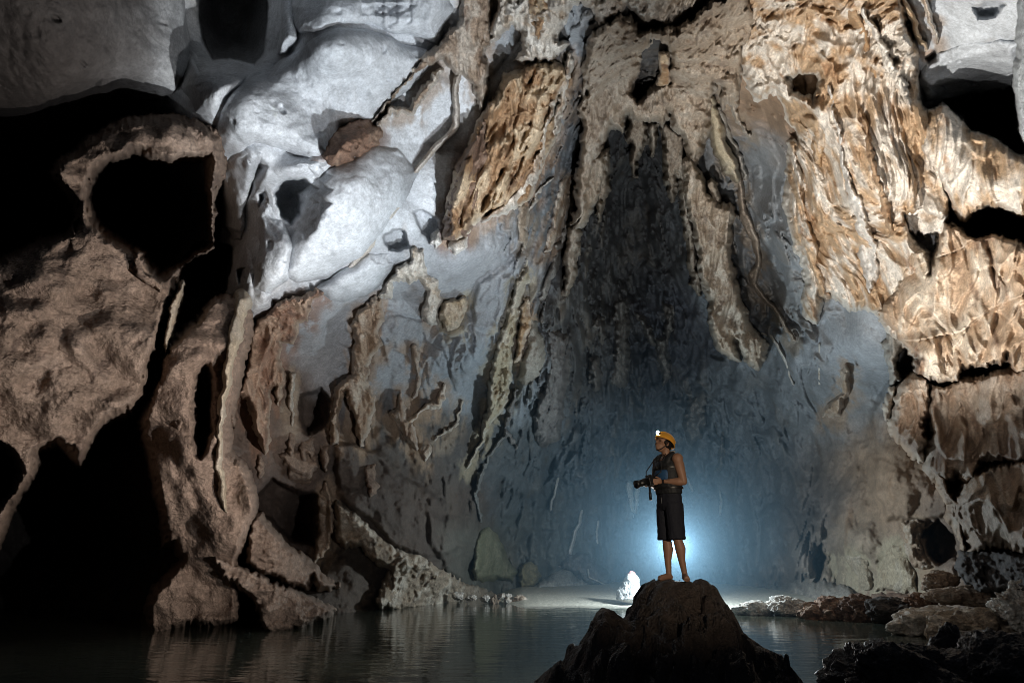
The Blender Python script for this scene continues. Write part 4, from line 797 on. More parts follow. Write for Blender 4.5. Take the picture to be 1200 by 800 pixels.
# foreground boulder under the man, built as a craggy hill
MAN_D = 8.45
def build_big_rock():
    # outline of the boulder: height above the water -> left and right edge (metres) in the plane of the man
    prof = [(622,806),(640,786),(660,766),(680,752),(690,736),(702,716),(709,711),(718,713),(727,720),(735,719),(745,706),(757,692),(772,684),(785,679),(800,677),(816,680),(832,690),(845,705),(857,722),(872,738),(890,750),(905,760),(920,778),(938,796),(947,806)]
    us = np.array([p[0] for p in prof], float); vs = np.array([p[1] for p in prof], float)
    x = (us - 600) / FPX * MAN_D
    z = np.array([at(u, v, MAN_D)[2] for u, v in prof])
    cx = (786 - 600) / FPX * MAN_D; cy = at(786, 690, MAN_D)[1]
    xs = np.concatenate([[cx - 5.4, cx - 3.2], x, [cx + 3.4, cx + 5.2]]); zs = np.concatenate([[-1.6, -.2], z, [-.2, -1.6]])
    gx = np.arange(cx - 5, cx + 5, .022); gy = np.arange(cy - 2.4, cy + 2.8, .03)
    X, Y = np.meshgrid(gx.astype(f32), gy.astype(f32))
    wx = X + .16 * pn(X / .6, Y / .6, X * 0, 411)
    zs = zs - .07 * smooth(.28, .6, np.abs(xs - cx))
    H = np.interp(wx, xs, zs).astype(f32)
    t = (Y - cy)
    # front falls steeply to the viewer, back slopes down too
    front = np.clip(-t - .12, 0, 9); backf = np.clip(t - .25, 0, 9)
    ridge = 1 - np.abs(pn(X / .9, Y / .8, X * 0, 412)); r2 = 1 - np.abs(pn(X / .33, Y / .3, X * 0, 413))
    H = H - front * (1.05 + .28 * front) - backf * (.7 + .3 * backf)
    away = smooth(.05, .5, front + backf)
    H = H + away * (.50 * (ridge - .7) + .22 * (r2 - .6)) + (.45 + .55 * away) * (.09 * fbm(X / .2, Y / .2, X * 0, 414, 4, .6))
    # broken plates and ledges
    cxw = X + .12 * pn(X / .4, Y / .4, X * 0, 431); cyw = Y + .5 * H + .12 * pn(X / .4, Y / .4, X * 0, 432)
    H = H + (.5 + .5 * away) * (1.1 * cells(cxw, cyw, .62, 441) + 1.25 * cells(cxw, cyw, .26, 442) + 1.5 * cells(cxw, cyw, .1, 443))
    q = H / .33 + .6 * pn(X / .7, Y / .7, X * 0, 415); fr = q - np.floor(q)
    H = H + away * .10 * (smooth(.25, .75, fr) - fr)
    cap = np.interp(wx, xs, zs).astype(f32) + .04 - .35 * np.clip(np.abs(X - cx) - .5, 0, .3) * 0
    H = np.minimum(H, cap + .05 * pn(X / .2, Y / .2, X * 0, 450))
    # a nearly flat place to stand
    st = np.exp(-(((X - cx - .02) / .26) ** 2 + (t / .22) ** 2) ** 2)
    H = H * (1 - st) + (at(796, 680, MAN_D)[2] - .01) * st
    n1 = fbm(X / .5, Y / .5, H / .5, 421, 4, .6); n2 = fbm(X / .15, Y / .15, H / .15, 422, 3, .6)
    C = np.array([.075, .057, .047], f32) * (1 + .5 * n1 + .35 * n2)[..., None]
    idx = np.arange(X.size).reshape(X.shape)
    F = np.stack([idx[:-1, :-1], idx[:-1, 1:], idx[1:, 1:], idx[1:, :-1]], -1).reshape(-1, 4)
    o = mesh_np('boulder', np.stack([X, Y, H], -1).reshape(-1, 3), F, M_DARK, np.clip(C, .012, .5).reshape(-1, 3))
    tag(o, 'big dark craggy boulder in the foreground that the man stands on', 'boulder')
    return cx, cy
MX, MY = build_big_rock()

def px_rock(name, label, cat, u, v, d, wpx, hpx, seed, depth_ratio=.9, **k):
    c = atV(u, v, d); m = d / FPX
    if k.get('group') == 'rocks along the right shore':
        wpx *= 1.18; hpx *= .82; k['rough'] = k.get('rough', .25) + .2; depth_ratio = .8
    return rock(name, label, cat, c, (wpx * m / 2, wpx * m / 2 * depth_ratio, hpx * m / 2), seed, **k)

# near dark rocks at the lower right
px_rock('boulder', 'low dark jagged rock at the bottom right with white lit crest', 'boulder', 1058, 812, 7.2, 178, 112, 31, sub=7, pal='black', mat=M_DARK, rough=.5, facet=.8)
px_rock('boulder', 'upright dark block in the gap between the two near rocks at bottom right', 'boulder', 1112, 790, 7.6, 62, 125, 32, sub=6, pal='black', mat=M_DARK, rough=.4, facet=.9)
px_rock('boulder', 'rounded brown black boulder in the bottom right corner', 'boulder', 1180, 806, 6.9, 130, 128, 33, sub=7, pal='black', mat=M_DARK, rough=.35, facet=.7)
px_rock('boulder', 'dark flat rock behind the corner boulder', 'boulder', 1160, 775, 8.4, 130, 66, 34, sub=6, pal='black', mat=M_DARK, rough=.45, facet=.8)
# pale rocks on the right shore
GR = 'rocks along the right shore'
px_rock('shore_rock', 'smooth white rock at the water edge nearest the glow', 'rock', 881, 714, 30.5, 44, 24, 41, pal='white', facet=.5, rough=.25, group=GR)
px_rock('shore_rock', 'pointed white rock right of the smooth white one', 'rock', 924, 711, 30, 40, 30, 42, pal='white', facet=.7, rough=.55, group=GR)
px_rock('shore_rock', 'small pinkish rock above the two white shore rocks', 'rock', 918, 701, 32, 18, 10, 43, pal='pink', facet=.7, group=GR)
px_rock('shore_rock', 'dark ribbed rock with pale streaks right of the white rocks', 'rock', 970, 718, 28.5, 60, 42, 44, sub=6, pal='red', facet=.8, rough=.6, group=GR)
px_rock('shore_rock', 'dark humped rock under the tan slabs on the shore', 'rock', 1010, 718, 27.5, 54, 42, 45, sub=6, pal='red', facet=.7, rough=.5, group=GR, flat=((.12, .085, .07), .5))
px_rock('shore_rock', 'black low rock in the shade beside the pale rock ledge', 'rock', 1056, 716, 26, 60, 40, 46, sub=6, pal='black', facet=.8, rough=.5, group=GR)
px_rock('shore_rock', 'long pale tan rock with a pointed left end at the waterline', 'rock', 1092, 732, 22.5, 84, 44, 47, sub=6, pal='white', facet=.9, rough=.35, group=GR, flat=((.48, .40, .31), .5))
px_rock('shore_rock', 'streaky tan and brown rock right of the long pale rock', 'rock', 1150, 738, 21, 84, 54, 48, sub=6, pal='shore', facet=.8, rough=.5, group=GR)
px_rock('shore_rock', 'white speckled rock at the right edge under the black cluster', 'rock', 1196, 712, 20.5, 50, 64, 49, sub=6, pal='white', facet=.8, rough=.5, group=GR)
px_rock('shore_rock', 'brown rounded rock in front of the dark recess', 'rock', 1100, 684, 25.5, 36, 34, 50, pal='pink', facet=.8, rough=.4, group=GR, flat=((.26, .18, .14), .5))
px_rock('shore_rock', 'brown slanted rock leaning under the black cluster', 'rock', 1130, 698, 24, 76, 30, 51, sub=6, pal='pink', facet=.9, rough=.5, group=GR, flat=((.22, .155, .12), .5))
px_rock('shore_rock', 'dark lump between the leaning rock and the long pale rock', 'rock', 1078, 704, 25.5, 30, 22, 52, pal='red', facet=.8, rough=.4, group=GR)
# small rocks at the tip of the left ridge
GL = 'small rocks at the tip of the left shore'
for i, (u, v, w_, h_, lab) in enumerate([(568,701,12,9,'small pale rock leftmost at the tip of the rubbly ridge'), (580,703,13,12,'tan egg shaped rock at the tip of the rubbly ridge'), (596,704,11,15,'upright white topped stone in the shallows'), (609,702,16,10,'flat orange tan stone nearest the beach'), (588,699,10,7,'little grey stone behind the egg shaped rock'), (552,700,12,8,'pale lump on the ridge end, set back from the tip'), (536,698,14,10,'grey white stone resting on the low end of the rubbly ridge')]):
    px_rock('pebble_rock', lab, 'rock', u, v, 38.2, w_, h_, 60 + i, sub=4, pal='pink' if i in (1, 3) else 'white', facet=1.0, rough=.7, group=GL, flat=((.3, .25, .2), .4))
# white cone stone on the beach
def cone_stone():
    co, F = ICO[6]
    p = co.copy(); h = (p[:, 2] + 1) / 2
    k = 1.15 - .92 * h ** 1.1
    rr = np.hypot(p[:, 0], p[:, 1]) + 1e-6
    q = np.stack([p[:, 0] / rr * np.minimum(rr * 1.5, 1) * k * .70 + .10 * h, p[:, 1] / rr * np.minimum(rr * 1.5, 1) * k * .6, h * 1.5 - .25], -1)
    n = fbm(q[:, 0] * 2.2, q[:, 1] * 2.2, q[:, 2] * 2.2, 71, 4, .55) * .13
    q[:, 0] += n * p[:, 0]; q[:, 1] += n * p[:, 1]; q[:, 2] += .5 * n
    pink = smooth(1.08, 1.2, q[:, 2] + .2 * n)[:, None]
    C = np.array([.36, .355, .34], f32) * (1 + .8 * n[:, None]); C = C * (1 - pink) + np.array([.5, .2, .18], f32) * pink
    o = mesh_np('standing_stone', q, F, M_ROUGH, np.clip(C, .02, .8)); o.location = atV(739, 700, 36)
    tag(o, 'bright white cone shaped stone with a pink tip standing on the beach', 'stone')
cone_stone()
random.seed(3)

# ------------------------------------------------------------------ the man
_a = math.radians(25)
MF = Vector((-math.cos(_a), -math.sin(_a), 0)); ML = Vector((math.sin(_a), -math.cos(_a), 0))
MO = atV(790, 680, MAN_D)                       # between his feet
def loc(f, l, z): return MF * f + ML * l + Vector((0, 0, z))

class Blob:
    """closed tubes and balls gathered in one mesh, fused by a voxel remesh"""
    def __init__(self): self.bm = bmesh.new()
    def ball(self, c, r, n=2, rot=None):
        m = Matrix.Translation(loc(*c))
        B = Matrix((MF, ML, Vector((0, 0, 1)))).transposed().to_4x4()
        r = (r, r, r) if not hasattr(r, '__len__') else r
        S = Matrix.Diagonal((*r, 1))
        bmesh.ops.create_icosphere(self.bm, subdivisions=n, radius=1, matrix=m @ B @ (rot or Matrix()) @ S); return self
    def tube(self, pts, seg=14, cap=True, flat=(1, 1)):
        """pts: (f, l, z, r) or (f, l, z, r along f, r along l)"""
        P_ = [loc(*p[:3]) for p in pts]; rings = []
        for i, p in enumerate(pts):
            d = (P_[min(i + 1, len(P_) - 1)] - P_[max(i - 1, 0)]).normalized()
            ref = MF if abs(d.z) > .6 else Vector((0, 0, 1))
            b = d.cross(ref).normalized(); a = b.cross(d).normalized()
            ra, rb = (p[3], p[3]) if len(p) == 4 else (p[3], p[4])
            rings.append([self.bm.verts.new(P_[i] + a * (ra * math.cos(2 * math.pi * k / seg)) + b * (rb * math.sin(2 * math.pi * k / seg))) for k in range(seg)])
        for A, B in zip(rings, rings[1:]):
            for k in range(seg): self.bm.faces.new((A[k], A[(k + 1) % seg], B[(k + 1) % seg], B[k]))
        self.bm.faces.new(rings[0][::-1]); self.bm.faces.new(rings[-1]); return self
    def box(self, c, size, rot=None):
        B = Matrix((MF, ML, Vector((0, 0, 1)))).transposed().to_4x4()
        bmesh.ops.create_cube(self.bm, size=1, matrix=Matrix.Translation(loc(*c)) @ B @ (rot or Matrix()) @ Matrix.Diagonal((*size, 1))); return self
    def done(self, name, mat, parent=None, vox=None, smoothit=4, bevel=None, wrinkle=0):
        bmesh.ops.recalc_face_normals(self.bm, faces=self.bm.faces)
        me = bpy.data.meshes.new(name); self.bm.to_mesh(me); self.bm.free()
        o = bpy.data.objects.new(name, me); COL.objects.link(o); me.materials.append(mat)
        if vox:
            r = o.modifiers.new('fuse', 'REMESH'); r.mode = 'VOXEL'; r.voxel_size = vox
            if smoothit:
                q = o.modifiers.new('soften', 'SMOOTH'); q.iterations = smoothit; q.factor = .5
        if bevel:
            q = o.modifiers.new('round', 'BEVEL'); q.width = bevel; q.segments = 2
        dg = bpy.context.evaluated_depsgraph_get()
        m2 = bpy.data.meshes.new_from_object(o.evaluated_get(dg)); o.modifiers.clear(); o.data = m2; m2.name = name
        n = len(m2.vertices); co = np.empty(n * 3, f32); m2.vertices.foreach_get('co', co); co = co.reshape(-1, 3)
        if wrinkle:
            nr = np.empty(n * 3, f32); m2.vertices.foreach_get('normal', nr); nr = nr.reshape(-1, 3)
            k = wrinkle * (1 - 2 * np.abs(pn(co[:, 0] / .05 + co[:, 2] * 6, co[:, 1] / .05, co[:, 2] / .11, 77)))
            co = co + nr * k[:, None]; m2.vertices.foreach_set('co', co.ravel())
        m2.polygons.foreach_set('use_smooth', np.full(len(m2.polygons), True, bool)); m2.update()
        if not m2.materials: m2.materials.append(mat)
        if parent is not None: o.parent = parent
        else: o.location = MO
        return o

S_SKIN = plain_mat('skin', (.33, .185, .12), rough=.5, var=.18, scale=14, spec=.4)
S_VEST = plain_mat('black_nylon', (.022, .024, .027), rough=.6, var=.3, scale=60, bump=.3)
S_BLUE = plain_mat('blue_nylon', (.03, .09, .2), rough=.55, var=.25, scale=50, bump=.3)
S_SHORT = plain_mat('navy_cloth', (.017, .019, .028), rough=.8, var=.3, scale=40, bump=.3)
S_HELM = plain_mat('orange_plastic', (.82, .40, .05), rough=.3, var=.06, scale=30, bump=.02, spec=.5)
S_HAIR = plain_mat('black_hair', (.012, .010, .009), rough=.5, var=.3, scale=120, bump=.5)
S_BLACK = plain_mat('black_plastic', (.015, .015, .016), rough=.4, var=.2, scale=60, bump=.1, spec=.5)
S_WEB = plain_mat('grey_webbing', (.30, .31, .32), rough=.7, var=.2, scale=80, bump=.3)
S_GLASS = plain_mat('dark_lens_glass', (.01, .012, .02), rough=.05, var=.1, scale=10, bump=0, spec=.8)
S_EYE = plain_mat('eye', (.05, .035, .03), rough=.15, var=.3, scale=90, bump=0, spec=.6)
def emit_mat(name, col, k):
    m, t, b, N, L = nt(name); b.inputs['Base Color'].default_value = (*col, 1); b.inputs['Emission Color'].default_value = (*col, 1); b.inputs['Emission Strength'].default_value = k
    return m
S_LAMP = emit_mat('lit_headlamp', (.95, .97, 1), 140)

HT = math.radians(-24)                          # head tipped back
HC_ = (.035, 0, 1.575)
HR = Matrix.Rotation(HT, 4, 'Y')
def hd(f, l, z):                                # head coordinates: from the head centre, tipped back
    v = HR @ Vector((f, l, z)); return (HC_[0] + v.x, HC_[1] + v.y, HC_[2] + v.z)

HX = -.075                                      # how far the hands reach
def build_man():
    b = Blob()
    # trunk, neck
    b.tube([(0, 0, .86, .10, .14), (0, 0, .94, .112, .158), (.004, 0, 1.05, .098, .142), (.004, 0, 1.18, .108, .158), (-.002, 0, 1.30, .112, .172), (-.008, 0, 1.385, .085, .168), (-.006, 0, 1.425, .06, .10)])
    b.tube([(-.008, 0, 1.38, .062), (.004, 0, 1.45, .054), (.022, 0, 1.53, .055)])
    # head
    b.ball(hd(-.004, 0, .03), (.098, .076, .094), 3, HR); b.ball(hd(.022, 0, -.035), (.074, .062, .085), 3, HR); b.ball(hd(.058, 0, -.088), (.03, .034, .024), 2, HR)
    b.tube([(*hd(.088, 0, .005), .008), (*hd(.104, 0, -.022), .012), (*hd(.102, 0, -.034), .013)], 8)         # nose
    b.ball(hd(.084, 0, -.062), (.014, .026, .007), 2, HR); b.ball(hd(.083, 0, -.074), (.013, .023, .007), 2, HR)    # lips
    for s in (-1, 1):
        b.ball(hd(.078, .034 * s, .014), (.018, .026, .009), 2, HR)     # brow
        b.ball(hd(.062, .048 * s, -.03), (.022, .02, .018), 2, HR)      # cheek
        b.ball(hd(-.005, .078 * s, -.012), (.022, .010, .032), 2, HR)   # ear
    # arms
    def arm(sh, el, wr):
        def mix(a, c, t): return tuple(a[i] + (c[i] - a[i]) * t for i in range(3))
        b.ball(sh, .070, 2)
        b.tube([(*mix(sh, el, -.05), .058), (*mix(sh, el, .3), .061), (*mix(sh, el, .62), .053), (*el, .043)])
        b.ball(el, .041, 2)
        b.tube([(*el, .040), (*mix(el, wr, .25), .048), (*mix(el, wr, .6), .040), (*wr, .029)])
    LS, LE, LW = (-.008, .192, 1.375), (-.035, .248, 1.10), (.20 + HX, .085, 1.118)
    RS, RE, RW = (-.008, -.192, 1.375), (.0, -.27, 1.10), (.245 + HX, -.115, 1.095)
    arm(LS, LE, LW); arm(RS, RE, RW)
    # left hand under the lens side of the camera: palm, thumb on top, four fingers curled beneath
    b.ball((.245 + HX, .055, 1.120), (.05, .022, .040), 2)
    for i, z in enumerate((1.140, 1.120, 1.100, 1.082)):
        L_ = (1.0, 1.08, 1.0, .82)[i]
        b.tube([(.27 + HX, .05, z, .0105), (.27 + HX + .04 * L_, .046, z - .002, .010), (.27 + HX + .062 * L_, .03, z - .004, .009), (.27 + HX + .066 * L_, .006, z - .006, .0075)], 8)
    b.tube([(.235 + HX, .048, 1.150, .013), (.262 + HX, .03, 1.166, .011), (.288 + HX, .012, 1.168, .0095)], 8)
    # right hand on the far side of the grip
    b.ball((.285 + HX, -.095, 1.098), (.048, .022, .038), 2)
    for i, z in enumerate((1.118, 1.100, 1.082, 1.064)):
        L_ = (1.0, 1.08, 1.0, .82)[i]
        b.tube([(.31 + HX, -.092, z, .0105), (.31 + HX + .038 * L_, -.09, z, .010), (.31 + HX + .058 * L_, -.074, z - .002, .009), (.31 + HX + .06 * L_, -.05, z - .004, .0075)], 8)
    b.tube([(.272 + HX, -.088, 1.128, .013), (.298 + HX, -.072, 1.145, .011), (.322 + HX, -.058, 1.147, .0095)], 8)
    # legs, bare feet
    def leg(hip, kn, an, toe, sd):
        def mix(a, c, t): return tuple(a[i] + (c[i] - a[i]) * t for i in range(3))
        b.tube([(*hip, .088), (*mix(hip, kn, .3), .083), (*mix(hip, kn, .75), .06), (*kn, .052)])
        b.ball((kn[0] + .006, kn[1], kn[2]), .053, 2)
        cf = mix(kn, an, .32); b.tube([(*kn, .050), (cf[0] - .016, cf[1], cf[2], .062), (*mix(kn, an, .62), .042), (*an, .031)])
        b.ball(an, .035, 2)
        h = (an[0] - .55 * (toe[0] - an[0]) * .35, an[1] - .35 * (toe[1] - an[1]) * .55, .03)
        m1 = mix(an, toe, .5)
        b.tube([(*h, .030), (an[0], an[1], .048, .036), (m1[0], m1[1], .036, .036), (*mix(an, toe, .85)[:2], .022, .034)], 12)
        dx, dy = toe[0] - an[0], toe[1] - an[1]; n = math.hypot(dx, dy); px, py = -dy / n, dx / n
        for i, (o_, r, l) in enumerate(((-.030, .014, 1.0), (-.010, .010, 1.02), (.006, .0095, .96), (.02, .009, .88), (.033, .0085, .78))):
            o_ *= sd
            c0 = mix(an, toe, .8); b.tube([(c0[0] + px * o_, c0[1] + py * o_, .018, r), (an[0] + dx * l + px * o_ * 1.1, an[1] + dy * l + py * o_ * 1.1, .013, r * .9)], 8)
    leg((0, .085, .90), (.0, .10, .485), (-.075, .105, .075), (.02, .27, .02), 1)
    leg((0, -.085, .90), (.012, -.085, .485), (.005, -.085, .075), (.19, -.05, .02), -1)
    man = b.done('person', S_SKIN, None, .0065, 5)
    tag(man, 'barefoot man in orange helmet and dark vest standing on the foreground boulder, looking up', 'person')
    # eyes
    for s in (-1, 1):
        Blob().ball(hd(.078, .031 * s, -.004), (.012, .014, .008), 2, HR).done('eye', S_EYE, man)
    # hair under the helmet
    h = Blob(); h.ball(hd(-.022, 0, .012), (.090, .082, .085), 3, HR); h.ball(hd(-.07, 0, -.03), (.034, .062, .05), 2, HR)
    for s in (-1, 1): h.ball(hd(.012, .072 * s, .005), (.03, .012, .03), 2, HR)
    h.done('hair', S_HAIR, man, .006, 3)
    # helmet: shell with rim and short peak
    bm = bmesh.new(); seg, rg = 40, 14
    def hp(th, ph):
        k = 1 + .12 * max(0, math.cos(ph)) * smooth(1.2, 1.62, th)
        return hd(-.012 + .128 * k * math.sin(th) * math.cos(ph), .106 * math.sin(th) * math.sin(ph), .035 + .112 * math.cos(th))
    rows = []
    for i in range(rg + 1):
        th = 1.62 * i / rg
        rows.append([bm.verts.new(loc(*hp(th + .22 * max(0, -math.cos(2 * math.pi * k / seg)) * (i / rg) ** 2, 2 * math.pi * k / seg))) for k in range(seg)] if i else [bm.verts.new(loc(*hp(0, 0)))])
    for k in range(seg): bm.faces.new((rows[0][0], rows[1][k], rows[1][(k + 1) % seg]))
    for A, B in zip(rows[1:], rows[2:]):
        for k in range(seg): bm.faces.new((A[k], B[k], B[(k + 1) % seg], A[(k + 1) % seg]))
    bmesh.ops.recalc_face_normals(bm, faces=bm.faces)
    me = bpy.data.meshes.new('helmet'); bm.to_mesh(me); bm.free(); me.materials.append(S_HELM)
    he = bpy.data.objects.new('helmet', me); COL.objects.link(he); he.parent = man
    q = he.modifiers.new('shell', 'SOLIDIFY'); q.thickness = .006; q.offset = -1
    me.polygons.foreach_set('use_smooth', np.full(len(me.polygons), True, bool))
    r = Blob(); r.tube([(*hd(-.012 + .132 * math.cos(t), .110 * math.sin(t), .032 - .03 * max(0, -math.cos(t))), .006) for t in np.linspace(0, 2 * math.pi, 33)], 8); r.done('helmet_rim', S_HELM, he)
    for l_ in (-.03, 0, .03):
        c = Blob(); c.tube([(*hd(-.012 + .131 * math.sin(t), l_, .035 + (.114 - abs(l_) * .35) * math.cos(t)), .006) for t in np.linspace(-1.2, 1.0, 14)], 8); c.done('helmet_ridge', S_HELM, he)
    # headlamp on the front of the helmet
    x = Blob(); x.box(hd(.108, 0, .086), (.03, .05, .036), HR); hl = x.done('headlamp', S_BLACK, he, bevel=.005)
    Blob().ball(hd(.124, 0, .088), (.012, .021, .021), 3, HR).done('lamp_lens', S_LAMP, hl)
    # chin strap
    x = Blob()
    for s in (-1, 1): x.tube([(*hd(-.005, .088 * s, .02), .006), (*hd(.015, .078 * s, -.05), .006), (*hd(.04, .05 * s, -.098), .006), (*hd(.05, 0, -.114), .006)], 8)
    x.done('chin_strap', S_BLACK, man)
    # padded vest
    v = Blob()
    v.tube([(0, 0, .975, .132, .180), (.003, 0, 1.08, .144, .190), (.004, 0, 1.2, .154, .196), (-.006, 0, 1.29, .154, .192), (-.012, 0, 1.35, .130, .176), (-.012, 0, 1.36, .09, .15)], 24)
    for s in (-1, 1):
        v.tube([(.085, .085 * s, 1.30, .035, .05), (.065, .105 * s, 1.39, .030, .048), (.0, .112 * s, 1.445, .026, .048), (-.075, .10 * s, 1.41, .03, .05), (-.11, .085 * s, 1.31, .035, .055)], 12)
    v.ball((-.085, 0, 1.40), (.045, .12, .06), 2)
    vest = v.done('vest', S_VEST, man, .008, 6, wrinkle=.004)
    p = Blob(); p.tube([(.092, .02, 1.135, .068, .125), (.098, .02, 1.19, .072, .13), (.095, .02, 1.245, .068, .125)], 20); p.done('vest_panel', S_BLUE, vest, .008, 4)
    for z in (1.12, 1.28, 1.04):
        p = Blob(); p.tube([(.003, 0, z - .012, .159, .200), (.003, 0, z + .012, .159, .200)], 28); p.done('vest_strap', S_BLACK, vest, bevel=.002)
    for z in (1.12, 1.28): Blob().box((.165, 0, z), (.02, .05, .034)).done('buckle', S_BLACK, vest, bevel=.004)
    p = Blob(); p.tube([(-.05, .05, 1.462, .012, .03), (-.02, .10, 1.472, .012, .03), (.0, .13, 1.465, .012, .03)], 10); p.done('collar_flap', S_WEB, vest, bevel=None)
    # shorts
    s_ = Blob()
    s_.tube([(0, 0, 1.0, .116, .162), (0, 0, .93, .124, .172), (0, 0, .84, .122, .172), (0, 0, .79, .10, .15)], 24)
    for sgn, k in ((1, (0, .10)), (-1, (.012, -.088))):
        s_.tube([(0, .085 * sgn, .86, .108, .096), (k[0] * .5, .088 * sgn, .70, .104, .094), (k[0], k[1] * .98, .56, .100, .092), (k[0], k[1], .455, .103, .095)], 20)
    s_.done('shorts', S_SHORT, man, .008, 5, wrinkle=.006)
    d = Blob(); d.tube([(.118, .012, .97, .003), (.128, .016, .92, .003), (.124, .02, .86, .003)], 6); d.done('drawstring', S_WEB, man)
    return man
MAN = build_man()

def build_camera():
    Rl = Matrix.Rotation(math.radians(14), 4, 'Y')
    b = Blob(); b.box((.335 + HX, -.022, 1.118), (.075, .135, .095), Rl); b.box((.338 + HX, -.022, 1.175), (.06, .055, .035), Rl); b.box((.35 + HX, -.085, 1.112), (.06, .034, .09), Rl)
    cam_ = b.done('camera', S_BLACK, None, .005, 2)
    tag(cam_, 'black camera with a long lens held at the waist by the man', 'camera')
    l = Blob(); l.tube([(.365 + HX, -.022, 1.112, .036), (.41 + HX, -.022, 1.102, .038), (.412 + HX, -.022, 1.102, .042), (.452 + HX, -.022, 1.092, .042), (.456 + HX, -.022, 1.091, .037), (.485 + HX, -.022, 1.084, .039)], 24); ln = l.done('lens', S_BLACK, cam_)
    h = Blob(); h.tube([(.480 + HX, -.022, 1.085, .043), (.525 + HX, -.022, 1.073, .049)], 24); h.done('lens_hood', S_BLACK, ln)
    g = Blob(); g.ball((.527 + HX, -.022, 1.0725), (.003, .040, .040), 3); g.done('front_glass', S_GLASS, ln)
    s = Blob(); s.tube([(.335 + HX, -.02, 1.06, .013), (.332 + HX, -.02, .99, .012), (.33 + HX, -.02, .985, .017), (.328 + HX, -.02, .90, .015)], 12); s.done('grip', S_BLACK, cam_)
    st = Blob(); st.tube([(.325 + HX, .045, 1.15, .006), (.24 + HX, .09, 1.22, .006), (.16, .10, 1.34, .006), (.08, .085, 1.44, .006)], 8); st.tube([(.325 + HX, -.09, 1.15, .006), (.24, -.10, 1.24, .006), (.12, -.10, 1.38, .006), (.07, -.085, 1.44, .006)], 8); st.done('neck_strap', S_BLACK, cam_)
build_camera()
print('man', round(time.time() - T_START, 1))


# ------------------------------------------------------------------ light
def spot(name, loc, target, power, col, size=60, blend=.6, rad=.15):
    l = bpy.data.lights.new(name, 'SPOT'); l.energy = power; l.color = col; l.spot_size = math.radians(size); l.spot_blend = blend; l.shadow_soft_size = rad
    o = bpy.data.objects.new(name, l); COL.objects.link(o); o.location = loc
    o.rotation_euler = (Vector(target) - Vector(loc)).to_track_quat('-Z', 'Y').to_euler()
    return o
def point(name, loc, power, col, rad=.1):
    l = bpy.data.lights.new(name, 'POINT'); l.energy = power; l.color = col; l.shadow_soft_size = rad
    o = bpy.data.objects.new(name, l); COL.objects.link(o); o.location = loc
    return o

WORLD = .02
K = at(770, 728, 13.2)
spot('cave_lamp', K, at(430, 120, 28), 14000, (.85, .935, 1.0), size=58, blend=.8, rad=.09)
spot('cave_lamp', K + np.array([-.1, .1, 0]), at(130, 430, 22), 7500, (1, .92, .85), size=75, blend=.9, rad=.09)
spot('cave_lamp', K + np.array([.3, .1, 0]), at(1050, 165, 26), 23000, (1, .95, .87), size=60, blend=.8, rad=.09)
spot('cave_lamp', K + np.array([.1, .2, 0]), at(700, 190, 42), 9500, (.88, .94, 1.0), size=52, blend=1.0, rad=.09)
GL_ = at(791, 640, 34)
point('torch_glow', GL_, 3500, (.80, .93, 1.0), .25)
lp = Vector(loc(*hd(.15, 0, .09))) + MO
spot('headlamp_beam', lp, lp + MF * 5 + Vector((0, 0, 3)), 60, (.95, .97, 1), size=70, blend=.8, rad=.02)
spot('front_fill', (2.6, -1.0, 3.3), MO + Vector((0, 0, .9)), 1400, (1, .82, .62), size=22, blend=1.0, rad=.08)  # unseen fill added to light the man from the camera side

F2 = at(1030, 790, 9.2)
spot('second_lamp', F2, at(300, 260, 26), 6500, (.95, .97, 1.0), size=80, blend=.9, rad=.08)
spot('second_lamp', F2, at(880, 150, 32), 3500, (1, .96, .92), size=80, blend=.9, rad=.08)
spot('beach_fill', K + np.array([0, .3, .5]), at(690, 692, 42), 4500, (1, .97, .9), size=22, blend=.8, rad=.06)  # unseen spot added to brighten the far beach
point('rim_fill', K + np.array([.2, .4, .15]), 260, (1, .97, .93), .09)  # unseen point added to edge the rocks with light and lift the water
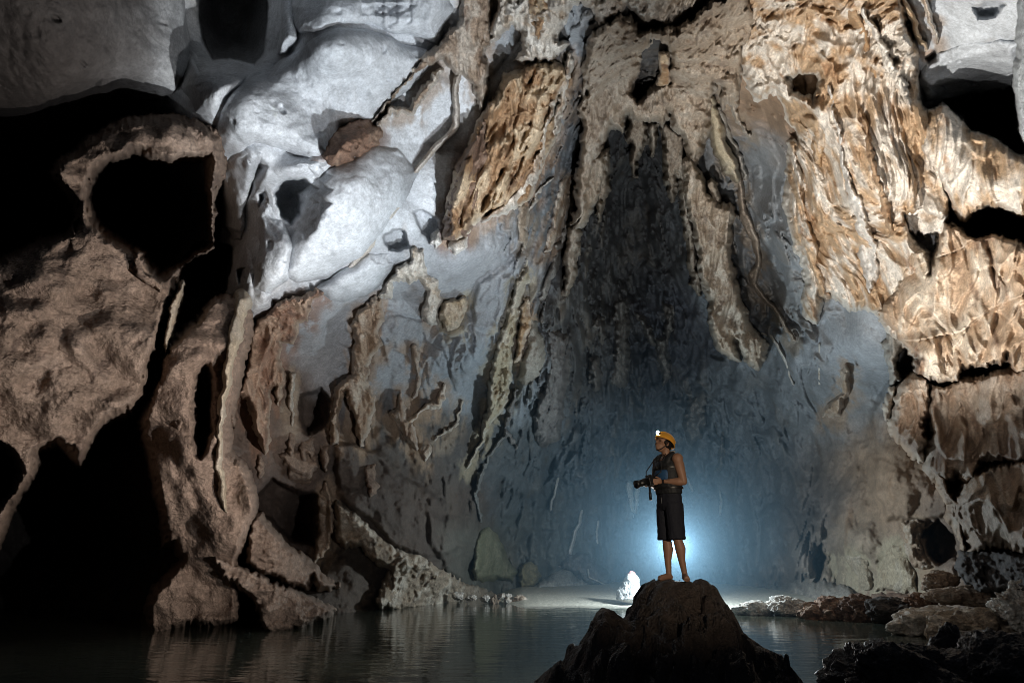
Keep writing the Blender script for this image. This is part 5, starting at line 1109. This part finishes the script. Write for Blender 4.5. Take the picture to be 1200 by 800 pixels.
# mist hanging over the far water, lit by the torch behind the man; thickest round the torch, fading out to nothing
def build_mist(label, centre, size, dens):
    m = bpy.data.materials.new('mist'); m.use_nodes = True; t = m.node_tree; N, L = t.nodes.new, t.links.new
    for n in list(t.nodes): t.nodes.remove(n)
    out = N('ShaderNodeOutputMaterial'); v = N('ShaderNodeVolumePrincipled')
    v.inputs['Color'].default_value = (.45, .76, 1, 1); v.inputs['Anisotropy'].default_value = .2
    tc = N('ShaderNodeTexCoord'); mp = N('ShaderNodeMapping'); mp.inputs['Scale'].default_value = [1 / x for x in size]
    ln = N('ShaderNodeVectorMath'); ln.operation = 'LENGTH'
    L(tc.outputs['Object'], mp.inputs['Vector']); L(mp.outputs['Vector'], ln.inputs[0])
    a = N('ShaderNodeMapRange'); a.inputs['From Min'].default_value = 1; a.inputs['From Max'].default_value = 0; a.inputs['To Min'].default_value = 0; a.inputs['To Max'].default_value = 1
    L(ln.outputs['Value'], a.inputs['Value'])
    p = N('ShaderNodeMath'); p.operation = 'POWER'; p.inputs[1].default_value = 2.2; L(a.outputs['Result'], p.inputs[0])
    q = N('ShaderNodeMath'); q.operation = 'MULTIPLY'; q.inputs[1].default_value = dens; L(p.outputs['Value'], q.inputs[0])
    L(q.outputs['Value'], v.inputs['Density']); L(v.outputs['Volume'], out.inputs['Volume'])
    co, F = ICO[5]
    pts = co * np.array(size, f32)
    pts[:, 2] = np.maximum(pts[:, 2], .06 - centre[2])
    o = mesh_np('mist', pts, F, m); o.location = centre; tag(o, label, 'mist', kind='stuff')
build_mist('blue mist over the far end of the pool, thickest behind the man', at(785, 640, 36), [19, 14, 13], .025)


w = bpy.data.worlds.new('World'); sc.world = w; w.use_nodes = True
w.node_tree.nodes['Background'].inputs['Color'].default_value = (.55, .7, 1, 1)
w.node_tree.nodes['Background'].inputs['Strength'].default_value = WORLD

cam = bpy.data.cameras.new('camera'); cam.sensor_width = 36; cam.lens = FPX * 36 / 1200; cam.clip_end = 500; cam.clip_start = .1
co_ = bpy.data.objects.new('camera', cam); COL.objects.link(co_); co_.location = (0, 0, CAMZ); co_.rotation_euler = (math.pi / 2 + PITCH, 0, 0)
sc.camera = co_
sc.view_settings.view_transform = 'Standard'; sc.view_settings.look = 'None'; sc.view_settings.exposure = 0; sc.view_settings.gamma = 1
sc.render.engine = 'CYCLES'; sc.cycles.filter_width = .95
sc.cycles.use_denoising = DENOISE
sc.cycles.max_bounces = 6; sc.cycles.diffuse_bounces = 3; sc.cycles.glossy_bounces = 3; sc.cycles.volume_bounces = 0
sc.cycles.caustics_reflective = False; sc.cycles.caustics_refractive = False; sc.cycles.sample_clamp_indirect = 1.5
print('built', len(bpy.data.objects), sum(len(m.vertices) for m in bpy.data.meshes), round(time.time() - T_START, 1))
